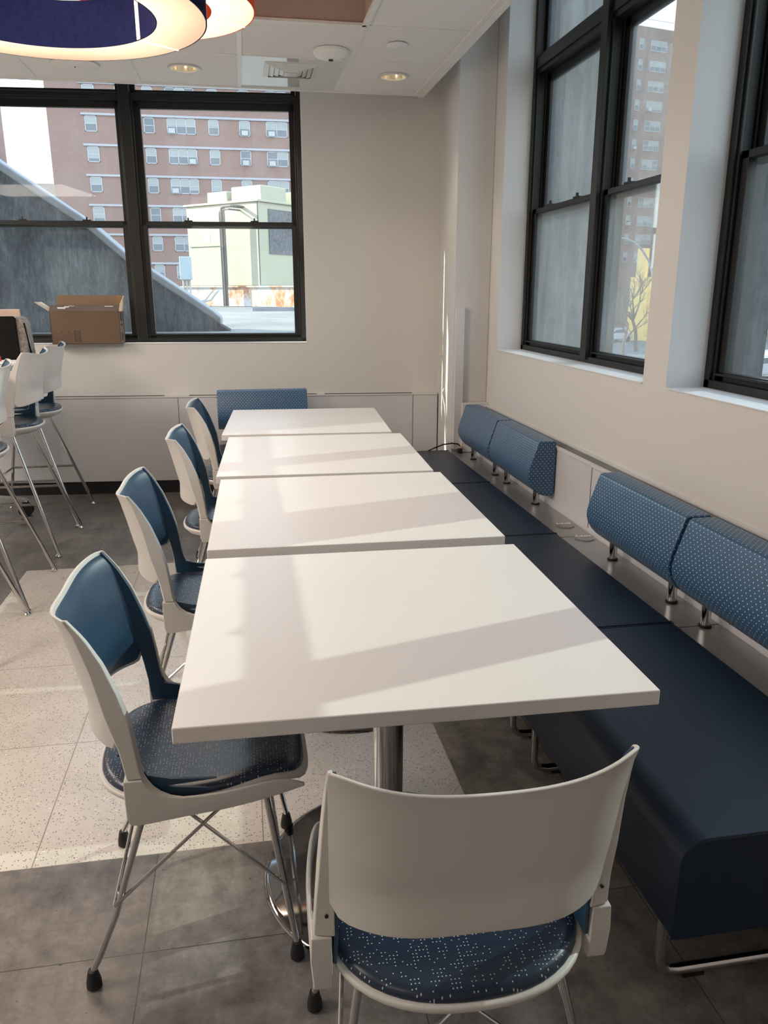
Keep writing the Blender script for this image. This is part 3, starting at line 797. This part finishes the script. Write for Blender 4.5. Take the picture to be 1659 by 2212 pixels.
    for q in range(K):
        n_ = (q + 1) % K; b.face((c0, rings[0][q][0], rings[0][n_][0]), [(0, 0), rings[0][q][1], rings[0][n_][1]])
    for r0, r1 in zip(rings, rings[1:]):
        for q in range(K):
            n_ = (q + 1) % K; b.face((r0[q][0], r1[q][0], r1[n_][0], r0[n_][0]), [r0[q][1], r1[q][1], r1[n_][1], r0[n_][1]])
    b.face([p[0] for p in rings[-1]])
    b.build('seat_pad', 'seatdots', o, smooth=True, ang=70)
    b = MB(T); rings = []
    for rr, dzr in ((.90, -.024), (1.025, -.020), (1.042, -.024), (1.035, -.032), (.95, -.050), (.75, -.068), (.4, -.078)):
        ring = []
        for q in range(K):
            f, y = outline(2 * pi * q / K, rr); zz_ = top(f, y) if rr > .97 else top(*outline(2 * pi * q / K, 1.0))
            ring.append(b.add((f, y, zz_ + dzr * (1 - .55 * max(0, f / .26) if rr < 1 else 1))))
        rings.append(ring)
    for r0, r1 in zip(rings, rings[1:]):
        for q in range(K): b.face((r0[q], r1[q], r1[(q + 1) % K], r0[(q + 1) % K]))
    b.face(rings[0][::-1]); b.face(rings[-1]); b.build('seat_shell', 'shell', o, smooth=True, ang=60)
    # ---- legs
    if not stool:
        for sy in (-1, 1):
            q = MB(); q.tube([(-.085, sy * .165, .41), (-.165, sy * .212, .165), (-.205, sy * .229, .075), (-.218, sy * .232, .050), (-.222, sy * .233, .03)], .0075, 12)
            l = q.build('leg', 'chrome', o, smooth=True)
            MB().lathe([(.0105, .045), (.016, .018), (.0165, .004), (.012, 0)][::-1], c=(-.222, sy * .233, 0), n=20).build('rubber_foot', 'rubber', l, smooth=True)
            q = MB(); q.tube([(.165, sy * .165, .425), (.205, sy * .212, .165), (.222, sy * .229, .06), (.224, sy * .231, .03)], .0075, 12)
            l = q.build('leg', 'chrome', o, smooth=True)
            MB().lathe([(.0105, .045), (.016, .018), (.0165, .004), (.012, 0)][::-1], c=(.224, sy * .231, 0), n=20).build('rubber_foot', 'rubber', l, smooth=True)
        # X bracing between neighbouring legs: low on one leg, high beside the next
        for sy in (-1, 1):
            lr, lf = (-.166, sy * .213, .188), (.203, sy * .212, .190)
            for p, q_ in ((lr, (.12, sy * .172, .425)), (lf, (-.045, sy * .168, .420)), (lr, (-.10, -sy * .085, .425)), (lf, (.165, -sy * .085, .430))):
                MB().tube([p, q_], .0042, 10).build('cross_rod', 'chrome', o, smooth=True)
    else:
        FT = {}
        for sy in (-1, 1):
            for f0, f1 in ((-.075, -.285), (.13, .265)):
                p0 = Vector((f0, sy * .15, .405 + dz)); p1 = Vector((f1, sy * .285, .02)); FT[(f1 > 0, sy)] = (p0, p1)
                l = MB().tube([p0, p1], .0105, 14).build('leg', 'chrome', o, smooth=True)
                MB().lathe([(.017, .0), (.018, .006), (.012, .014), (.008, .024)], c=(f1, sy * .285, 0), n=18).build('glide', 'chrome', l, smooth=True)
        P = lambda k, z: FT[k][0].lerp(FT[k][1], (FT[k][0].z - z) / (FT[k][0].z - FT[k][1].z))
        for a_, c_, z in (((False, -1), (True, -1), .30), ((False, 1), (True, 1), .30), ((True, -1), (True, 1), .30)):
            MB().tube([P(a_, z), P(c_, z)], .0075, 10).build('footrest_rod', 'chrome', o, smooth=True)
    return o
G = 'grey and blue chairs along the left side of the tables'
make_chair('nearest side chair at the left of the first table, navy speckled seat', G, (-.168, 1.697, 0), 0)
make_chair('second side chair from the camera, at the second table', G, (-.180, 2.665, 0), 0)
make_chair('third side chair from the camera, at the third table', G, (-.112, 3.625, 0), 0)
make_chair('farthest side chair, at the last table by the heater cover', G, (-.088, 4.60, 0), 0)
make_chair('grey-backed chair facing away, at the near end of the table row', 'chair at the near end of the row', (.307, 1.095, 0), radians(90 - 1.8))
G = 'high stools at the tall table'
make_chair('nearest tall stool, only its legs in view at the left edge', G, (-1.355, 3.39, 0), radians(180), True, 'bar_stool', 'stool')
make_chair('second tall stool, its pale back cut by the left edge', G, (-1.365, 4.00, 0), radians(180), True, 'bar_stool', 'stool')
make_chair('third tall stool, whole pale back in view beside the bag', G, (-1.385, 4.83, 0), radians(178), True, 'bar_stool', 'stool')
make_chair('farthest tall stool, in front of the cardboard box', G, (-1.405, 5.43, 0), radians(180), True, 'bar_stool', 'stool')

# tall table with its things
o = thing('high_table', 'tall white table on castors at the left edge', 'table', (-1.85, 4.75, 0))
MB().box(-.42, .53, -1.5, 1.0, 1.035, 1.065).build('tabletop', 'table', o, bev=.003)
for y in (-1.2, .72):
    c = MB(); c.box(-.03, .03, y - .03, y + .03, .12, 1.035); c.build('column', 'steel', o, bev=.004)
    c = MB(); c.prism([(-.36, .10), (-.34, .125), (-.03, .165), (.03, .165), (.34, .125), (.36, .10)], y - .025, y + .025, 'y'); c.build('foot_beam', 'steel', o, bev=.004)
    for x in (-.34, .34):
        c = MB(lambda a, b_, z, x=x, y=y: (x + a, y + b_, z + .045))
        w = 24
        for yy in (-.028, .008):
            i0 = [c.add((.045 * cos(2 * pi * q / w), yy, .045 * sin(2 * pi * q / w))) for q in range(w)]; i1 = [c.add((.045 * cos(2 * pi * q / w), yy + .02, .045 * sin(2 * pi * q / w))) for q in range(w)]
            c.face(i0); c.face(i1[::-1])
            for q in range(w): c.face((i0[q], i0[(q + 1) % w], i1[(q + 1) % w], i1[q]))
        c.box(-.02, .02, -.01, .01, 0, .06); c.build('castor', 'black', o, smooth=True)
o = thing('tote_bag', 'black bag with grey tweed side standing on the tall table', 'bag', (-1.455, 5.30, 1.065))
b = MB()
prof = [(-.25, 0), (.11, 0), (.085, .03), (.082, .25), (.07, .262), (-.25, .262)]
b.prism(prof, -.055, -.03, 'y'); b.build('front_panel', 'bag', o, bev=.006, seg=3)
b = MB(); b.prism([(-.25, .0), (.135, .0), (.125, .16), (.122, .22), (.095, .256), (-.25, .260)], -.0295, .15, 'y'); b.build('body', 'bagside', o, bev=.015, seg=3)
MB().tube([(.122, -.02, .22), (.128, .0, .12), (.14, .01, .01)], .006, 8).build('piping', 'bag', o, smooth=True)
MB().tube([(-.06, -.0555, .26), (-.062, -.059, .18), (-.085, -.059, .06)], .004, 8).build('strap', 'bag', o, smooth=True)
tag(MB().box(-1.75, -1.395, 5.465, 5.48, 1.066, 1.365).build('notebook', 'tanpaper', bev=.007), 'tan board standing up behind the black bag', 'notebook')
o = thing('loose_papers', 'white papers lying in front of the black bag', 'paper', (-1.44, 5.02, 1.066))
for i, (x, y, r_) in enumerate(((0, 0, .2), (.04, .08, -.15), (-.03, -.05, .5))):
    c = MB(lambda a, b_, z, x=x, y=y, r_=r_: (x + a * cos(r_) - b_ * sin(r_), y + a * sin(r_) + b_ * cos(r_), z)); c.box(-.09, .09, -.10, .10, .0012 * i, .0012 * i + .001); c.build('sheet', 'paper', o)
tag(MB().lathe([(.014, 0), (.015, .025), (.012, .03)], c=(-1.455, 5.10, 1.07), n=20).build('bottle_cap', 'red', smooth=True), 'small red cap beside the papers on the tall table', 'cap')

# cardboard box on the far sill -----------------------------------------------------
o = thing('cardboard_box', 'open brown cardboard box on the far window sill', 'box', (0, 0, 0))
BL, BR, BZ, BT = -.060, .418, FS + .004, 1.338
v0, v1 = -.085, .052
b = MB(FW); th = .004
b.box(BL, BR, v0, v0 + th, BZ, BT); b.box(BL, BR, v1 - th, v1, BZ, BT); b.box(BL, BL + th, v0, v1, BZ, BT); b.box(BR - th, BR, v0, v1, BZ, BT); b.box(BL, BR, v0, v1, BZ, BZ + th)
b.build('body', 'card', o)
def flap(name, quad, mat):
    q = MB(FW); n_ = Vector(quad[1]) - Vector(quad[0]); m_ = Vector(quad[3]) - Vector(quad[0]); nn = n_.cross(m_).normalized() * .003
    a_ = [q.add(p) for p in quad]; c_ = [q.add(Vector(p) + nn) for p in quad]
    q.face(a_[::-1]); q.face(c_)
    for t in range(4): q.face((a_[t], a_[(t + 1) % 4], c_[(t + 1) % 4], c_[t]))
    return q.build(name, mat, o)
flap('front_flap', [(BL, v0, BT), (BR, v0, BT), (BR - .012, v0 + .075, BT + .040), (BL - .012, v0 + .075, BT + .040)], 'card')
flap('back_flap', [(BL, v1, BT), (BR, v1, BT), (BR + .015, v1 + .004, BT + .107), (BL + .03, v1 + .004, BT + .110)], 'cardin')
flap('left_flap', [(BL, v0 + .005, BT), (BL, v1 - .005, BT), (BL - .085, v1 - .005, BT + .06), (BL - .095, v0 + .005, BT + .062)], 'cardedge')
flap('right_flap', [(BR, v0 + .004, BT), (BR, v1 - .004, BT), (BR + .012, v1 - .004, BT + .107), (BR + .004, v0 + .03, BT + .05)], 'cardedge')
b = MB(FW)
for (a, c, z0_, z1_) in ((.098, .101, 1.132, 1.205), (.138, .141, 1.132, 1.205), (.098, .141, 1.132, 1.135), (.098, .141, 1.202, 1.205)) + tuple((.104, .135, 1.142 + i * .010, 1.1445 + i * .010) for i in range(6)) + ((.012, .020, 1.201, 1.203), (.012, .014, 1.19, 1.203), (.05, .064, 1.201, 1.203), (.062, .064, 1.19, 1.203)):
    b.box(a, c, v0 - .0008, v0, z0_, z1_)
b.build('printed_mark', 'ink', o)
b = MB(FW)
for z0_, z1_ in ((1.27, 1.33), (1.235, 1.25), (1.135, 1.19)): b.box(BR, BR + .0008, v0 + .03, v0 + .075, z0_, z1_)
b.build('printed_side_mark', 'ink', o)
flap('shipping_label', [(.002, v0 + .008 - .002, BT + .003), (.10, v0 + .006, BT + .003), (.092, v0 + .046, BT + .0245), (-.018, v0 + .046, BT + .0245)], 'paper')
b = MB(FW)
zs = random.Random(3)
x = BL + .02
while x < BR - .03:
    w_ = .03 + zs.random() * .04; h_ = BT + .012 + zs.random() * .026; vv = v0 + .02 + zs.random() * .08
    b.box(x, min(x + w_, BR - .01), vv, vv + .012, BZ + .02, h_); x += w_ * .8
b.build('packed_paper', 'paper', o)

# ================================================================ OUTDOORS
# roof terrace outside the far window
b = MB(); b.box(-30, 2.25, 6.75, 36, .9, 1.1); struct(b.build('roof_terrace', 'roof'))
b = MB(); b.box(-30, 2.25, 35.7, 36, 1.1, 1.62); tag(b.build('roof_parapet', 'rust'), 'low rusty parapet at the far edge of the flat roof', 'parapet')
b = MB(); b.box(-200, 260, 40, 330, -4.2, -4.0); b.box(2.6, 260, -60, 40, -4.2, -4.0); struct(b.build('ground', 'asphalt'))
# sloping buttress
o = thing('sloping_wall', 'rough dark sloping wall with a pale cap outside the far window', 'wall')
sl = [(-3.2, 3.41), (-2.06, 2.54), (-1.35, 2.05), (-1.03, 1.76), (-.53, 1.42), (-.27, 1.24), (-.20, 1.18), (-.10, 1.12), (.05, 1.1)]
b = MB(); b.prism([(-3.2, 1.09)] + [(x, z - .03) for x, z in sl] + [(.05, 1.09)], 7.98, 8.4, 'y'); b.build('render_face', 'buttress', o)
b = MB(); b.prism([(x, z - .03) for x, z in sl[:-2]] + [(x, z + .05) for x, z in sl[:-2]][::-1], 7.93, 8.45, 'y'); b.build('cap', 'cap', o, bev=.02)
# concrete fins beside the right windows
b = MB(); b.prism([(1.9, 4.895), (2.29, 4.895), (2.29, 5.4), (1.9, 5.4)], -3, 7, 'z'); tag(b.build('concrete_fin', 'fin'), 'weathered concrete fin outside the farther right-hand window', 'concrete fin')
b = MB(); b.prism([(1.801, 2.80), (2.0, 2.80), (2.0, 2.985), (1.801, 2.985)], -3, 7, 'z'); tag(b.build('concrete_fin', 'buttress'), 'dark concrete fin outside the nearer right-hand window', 'concrete fin')

# rooftop unit
o = thing('rooftop_air_unit', 'large cream air-handling unit on the flat roof', 'air unit', (.48, 20, 0), 0)
ea = radians(135.5); ex = Vector((cos(ea), sin(ea), 0)); ey = Vector((cos(ea - pi / 2), sin(ea - pi / 2), 0))
def AC(a, b_, z):
    p = ex * a + ey * b_; return (p.x, p.y, z)
b = MB(AC); b.box(0, 2.47, 0, 2.6, 1.60, 3.52); b.build('cabinet', 'cream', o, bev=.02)
b = MB(AC); b.box(-.05, 2.52, -.05, 2.65, 3.52, 3.57); b.build('lid', 'cream', o, bev=.01)
b = MB(AC); b.box(1.22, 2.40, -.03, 0, 2.55, 3.46); b.build('access_panel', 'cream', o, bev=.02)
b = MB(AC); b.box(1.27, 2.35, -.034, -.031, 2.60, 3.40); b.build('access_panel_face', 'cream', o)
b = MB(AC); b.box(1.62, 1.74, -.040, -.035, 2.66, 2.86); b.build('rating_plate', 'conduit', o)
b = MB(AC)
for x in (1.12, .0): b.box(x, x + .02, -.012, 0, 1.62, 3.50)
b.build('panel_joint', 'slot', o)
b = MB(AC); b.box(-.02, 0, .35, 1.55, 2.35, 3.38); b.build('condenser_coil', 'coil', o, label='dark condenser coil')
b = MB(AC); b.box(1.30, 2.0, .3, 1.2, 3.57, 3.86); b.build('exhaust_hood', 'cream', o, bev=.02)
b = MB(AC); b.box(.15, 1.15, .3, 1.2, 3.57, 3.93); b.build('exhaust_hood', 'cream', o, bev=.02)
b = MB(AC); b.box(.2, 1.0, 1.5, 2.3, 3.57, 3.88); b.build('exhaust_hood', 'cream', o, bev=.02)
for a_, r_, z1 in ((.93, .020, 3.35), (.86, .036, 3.42), (.79, .016, 3.42)):
    q = MB(AC); q.tube([(a_, -.35, 1.12), (a_, -.35, z1 - .08), (a_ - .03, -.35, z1 - .02), (a_ - .10, -.35, z1), (a_ - .32, -.35, z1), (a_ - .34, -.2, z1), (a_ - .34, -.0, z1)], r_, 10); q.build('pipe', 'pipe', o, smooth=True)
def CB(a, b_, z): return (3.0 - .766 * a + .643 * b_, 17.80 + .643 * a + .766 * b_, z)
b = MB(CB); b.box(0, 7.2, 0, 3.0, 1.11, 1.56); tag(b.build('equipment_curb', 'rust'), 'white rust-streaked steel curb carrying the air unit', 'steel curb')
b = MB(CB); b.box(-.05, 7.25, -.05, 3.05, 1.565, 1.60); tag(b.build('curb_rail', 'rust'), 'flat rusty rail on top of the steel curb', 'rail')
tag(MB().box(.2, 2.1, 15.9, 16.1, 1.10, 1.17).build('roof_sleeper', 'cap'), 'pale beam lying on the roof in front of the curb', 'roof beam')
o = thing('switch_box', 'grey blue switch box with looping conduits beside the air unit', 'switch box', (-1.20, 18.9, 0))
MB().box(-.13, .13, -.08, .08, 1.72, 2.22).build('case', 'bluegrey', o, bev=.015)
for i in range(3):
    MB().tube([(-.07 + i * .07, 0, 1.72), (-.07 + i * .07, 0, 1.4), (.0 + i * .12, 0, 1.22), (.25 + i * .13, .0, 1.28), (.45 + i * .12, 0, 1.5)] if i else [(-.07, 0, 1.72), (-.09, 0, 1.12)], .022, 8).build('conduit', 'conduit', o, smooth=True)
tag(MB().box(1.07, 2.1, 16.4, 16.8, 1.45, 3.0).box(1.10, 1.15, 16.4, 16.5, 1.1, 1.46).box(2.0, 2.05, 16.4, 16.5, 1.1, 1.46).box(1.10, 1.15, 16.7, 16.8, 1.1, 1.46).box(2.0, 2.05, 16.7, 16.8, 1.1, 1.46).build('condensing_unit', 'cream'), 'slatted cream condensing unit at the right edge of the far window', 'air unit')
lo = bpy.data.objects['condensing_unit']
c = MB()
for i in range(9): c.box(1.12, 1.9, 16.385, 16.4, 1.55 + i * .165, 1.57 + i * .165)
c.build('slats', 'conduit', lo)

# brick buildings -----------------------------------------------------------------
def bwin(root, T, x0, x1, z0, z1, n, ac=None, blind=None, rng=random):
    f = MB(T)
    t = .07
    f.box(x0, x1, -.06, .05, z0, z0 + t); f.box(x0, x1, -.06, .05, z1 - t, z1)
    for i in range(n + 1):
        x = x0 + (x1 - x0) * i / n; a = max(x0, x - t / 2); c_ = min(x1, x + t / 2)
        if i == 0: a, c_ = x0, x0 + t
        if i == n: a, c_ = x1 - t, x1
        f.box(a, c_, -.06, .05, z0, z1)
    f.box(x0, x1, -.05, .05, (z0 + z1) / 2 - .03, (z0 + z1) / 2 + .03)
    fo = f.build('window', 'winframe', root)
    g = MB(T); g.box(x0 + .02, x1 - .02, -.02, .0, z0 + .02, z1 - .02); g.build('pane', 'glass_dark', fo)
    bl = MB(T)
    for i in range(n):
        a = x0 + (x1 - x0) * i / n + t / 2; c_ = x0 + (x1 - x0) * (i + 1) / n - t / 2
        h = rng.choice((0, .45, .5, .5, .8))
        if h: bl.box(a, c_, -.03, -.021, z1 - t - (z1 - z0 - 2 * t) * h, z1 - t)
    if bl.v: bl.build('blind', 'blind', fo)
    if ac is not None:
        a = MB(T); xa = x0 + (x1 - x0) * (ac + .5) / n
        a.box(xa - .30, xa + .30, -.40, -.05, z0 + .03, z0 + .46); au = a.build('window_air_conditioner', 'winframe', fo)
        g = MB(T); g.box(xa - .24, xa + .24, -.405, -.40, z0 + .09, z0 + .40); g.build('grille', 'conduit', au)
rng = random.Random(5)
o = thing('brick_apartment_block', 'red brick apartment block with pale bands, seen through the far window', 'building')
BY = 85.0
BT_ = lambda x, y, z: (x, BY + y, z)
b = MB(BT_); b.box(-17.2, 22, 0, 14, -4, 24); b.build('brick_wall', 'brick', o)
cols = [(-13.85, -12.75, 1, None), (-10.9, -9.8, 1, None), (-8.45, -7.45, 1, None), (-6.3, -3.6, 3, 2), (-2.4, -1.4, 1, None), (.55, 1.6, 1, 0), (3.15, 5.25, 2, 0), (7.2, 8.2, 1, None), (10.0, 12.6, 3, 1)]
for fl in range(8):
    zt = 20.3 - fl * 2.69
    c = MB(BT_); c.box(-14.15, 22, -.14, 0, zt - .09, zt + .10); c.build('stone_band', 'ledgeout', o)
    if fl > 6 : continue
    for (x0_, x1_, n_, ac) in cols:
        a = ac if (ac is not None and rng.random() < .75) else (0 if rng.random() < .08 else None)
        if n_ == 3 and a is not None: a = rng.choice((0, 2))
        bwin(o, BT_, x0_, x1_, zt - .14 - 1.38, zt - .14, n_, a, rng=rng)
tag(MB().prism([(-32, 85), (-21.2, 85), (-25, 96), (-36, 96)], -4, 26, 'z').build('brick_tower', 'brick2'), 'sliver of brown brick tower at the left edge of the far window', 'building')
tag(MB().box(-26, -17, 104, 112, -4, 13.6).build('pale_building', 'pale'), 'low pale building between the two brick blocks', 'building')
# grey-brown tower through the right window
o = thing('brick_tower', 'tall grey brown brick tower seen through the right-hand window', 'building')
e1 = Vector((.974, .225, 0)); e2 = Vector((-.225, .974, 0)); OP = Vector((55.5, 120.25, 0))
def BT2(x, y, z):
    p = OP + e1 * x + e2 * y; return (p.x, p.y, z)
b = MB(BT2); b.box(-6, 20, 0, 16, -4, 38.9); b.build('brick_wall', 'brick2', o)
b = MB(BT2); b.box(-6, 3.6, .3, .5, 38.9, 41.0); b.box(3.7, 20, .0, .1, 38.9, 38.96)
b.build('parapet', 'winframe', o)
for j in range(30):
    c = MB(BT2); x = 3.7 + j * .45; c.box(x, x + .05, 0, .05, 38.9, 39.95); 
    if j == 0:
        rail = c
    else:
        rail.v += []; 
        rail.box(x, x + .05, 0, .05, 38.9, 39.95)
rail.box(3.7, 17, 0, .05, 39.9, 39.97); rail.build('railing', 'winframe', o)
for fl in range(12):
    zc_ = 36.6 - fl * 2.72
    for (x0_, x1_, n_) in ((1.75, 3.05, 1), (4.15, 4.95, 1), (6.3, 9.3, 3), (10.4, 11.6, 1)):
        off = .45 if x0_ == 1.75 else 0
        bwin(o, BT2, x0_, x1_, zc_ - .75 + off, zc_ + .70 + off, n_, rng.choice((0, None, None)), rng=rng)
    if fl > 2:
        c = MB(BT2); c.box(1.5, 3.5, -.12, 0, zc_ + 1.25, zc_ + 1.38); c.build('stone_band', 'ledgeout', o)
# yellow building
o = thing('yellow_building', 'bright yellow rendered building with a chimney tower', 'building', (48.6, 90, 0), radians(-45))
MB().box(-1.0, 4.6, -6, 6, -4, 3.0).build('wall', 'yellow', o)
MB().box(-.5, .55, -5.8, -4.9, 3.0, 6.1).build('chimney_tower', 'yellow', o)
# grey building for the nearer window
o = thing('grey_office_block', 'pale grey block behind the parked cars at the right edge', 'building', (66, 85, 0))
MB().box(-8, 30, 0, 10, -4, 4.5).build('lower_wall', 'pale', o)
MB().box(-8, 30, 1, 10, 4.5, 22).build('upper_wall', 'brick2', o)
for i in range(8): bwin(o, lambda x, y, z: (x, y, z), -6 + i * 3.2, -4 + i * 3.2, -.5, 1.6, 2, None, rng=rng)

# street lamp, trees, cars
o = thing('street_lamp', 'grey street lamp with a long curved arm outside the right window', 'street lamp', (21.6, 40, 0))
MB().tube([(0, 0, -4), (0, 0, 1.6), (-.2, 0, 2.4), (-.5, 0, 3.05), (-.9, 0, 3.55), (-1.4, 0, 3.93), (-2.0, 0, 4.10), (-2.25, 0, 4.12)], .065, 10, r2=.045).build('pole', 'cap', o, smooth=True)
MB().box(-2.65, -2.15, -.09, .09, 4.04, 4.19).build('lamp_head', 'winframe', o, bev=.03)
def tree(loc, h, label, seed):
    r = random.Random(seed); b = MB()
    def br(p, d, L, rad, lev):
        q = [p]; dd = d.copy()
        for i in range(4):
            dd = (dd + Vector((r.uniform(-.22, .22), r.uniform(-.22, .22), r.uniform(-.05, .15)))).normalized(); q.append(q[-1] + dd * L / 4)
        b.tube(q, rad, 6, r2=rad * .55)
        if lev > 0:
            for i in range(r.randint(3, 4)):
                t = r.choice((2, 3, 4)); nd = (dd + Vector((r.uniform(-1, 1), r.uniform(-1, 1), r.uniform(-.1, .7)))).normalized(); br(q[t], nd, L * r.uniform(.5, .72), rad * .5, lev - 1)
    br(Vector((0, 0, 0)), Vector((0, 0, 1)), h * .45, h * .022, 4)
    o = b.build('bare_tree', 'bark', smooth=True); o.location = loc
    tag(o, label, 'tree', 'bare street trees')
tree((36.5, 70, -4.0), 8.5, 'bare winter tree in front of the yellow building', 3)
tree((30.3, 60, -4.0), 6.5, 'lower bare tree left of the yellow building', 8)
tree((31.5, 45, -4.0), 6.5, 'bare tree at the right edge beyond the nearer window', 5)
def car(loc, rz, label):
    o = thing('parked_car', label, 'car', loc, rz, group='parked cars in the street')
    b = MB(); b.prism([(-2.2, .3), (-2.25, .75), (-1.9, .95), (-1.35, 1.0), (-.8, 1.42), (.7, 1.45), (1.4, 1.0), (2.1, .9), (2.25, .6), (2.2, .3)], -.85, .85, 'y'); b.build('body', 'carpaint', o, bev=.06)
    b = MB(); b.prism([(-1.25, 1.02), (-.78, 1.36), (.66, 1.39), (1.22, 1.02)], -.86, .86, 'y'); b.build('windows', 'glass_dark', o)
    for x in (-1.4, 1.4):
        for y in (-.78, .78):
            w = MB(); w.T = lambda a, b_, c_, x=x, y=y: (x + a, y + c_, .32 + b_); w.lathe([(.32, -.1), (.32, .1)], n=20); w.build('wheel', 'rubber', o, smooth=True)
car((41.0, 84, -4.0), radians(25), 'pale parked car left of the yellow building')
car((32.5, 46.5, -4.0), radians(20), 'parked car at the right edge beyond the nearer window')
car((36.5, 50.5, -4.0), radians(20), 'second parked car behind it at the right edge')
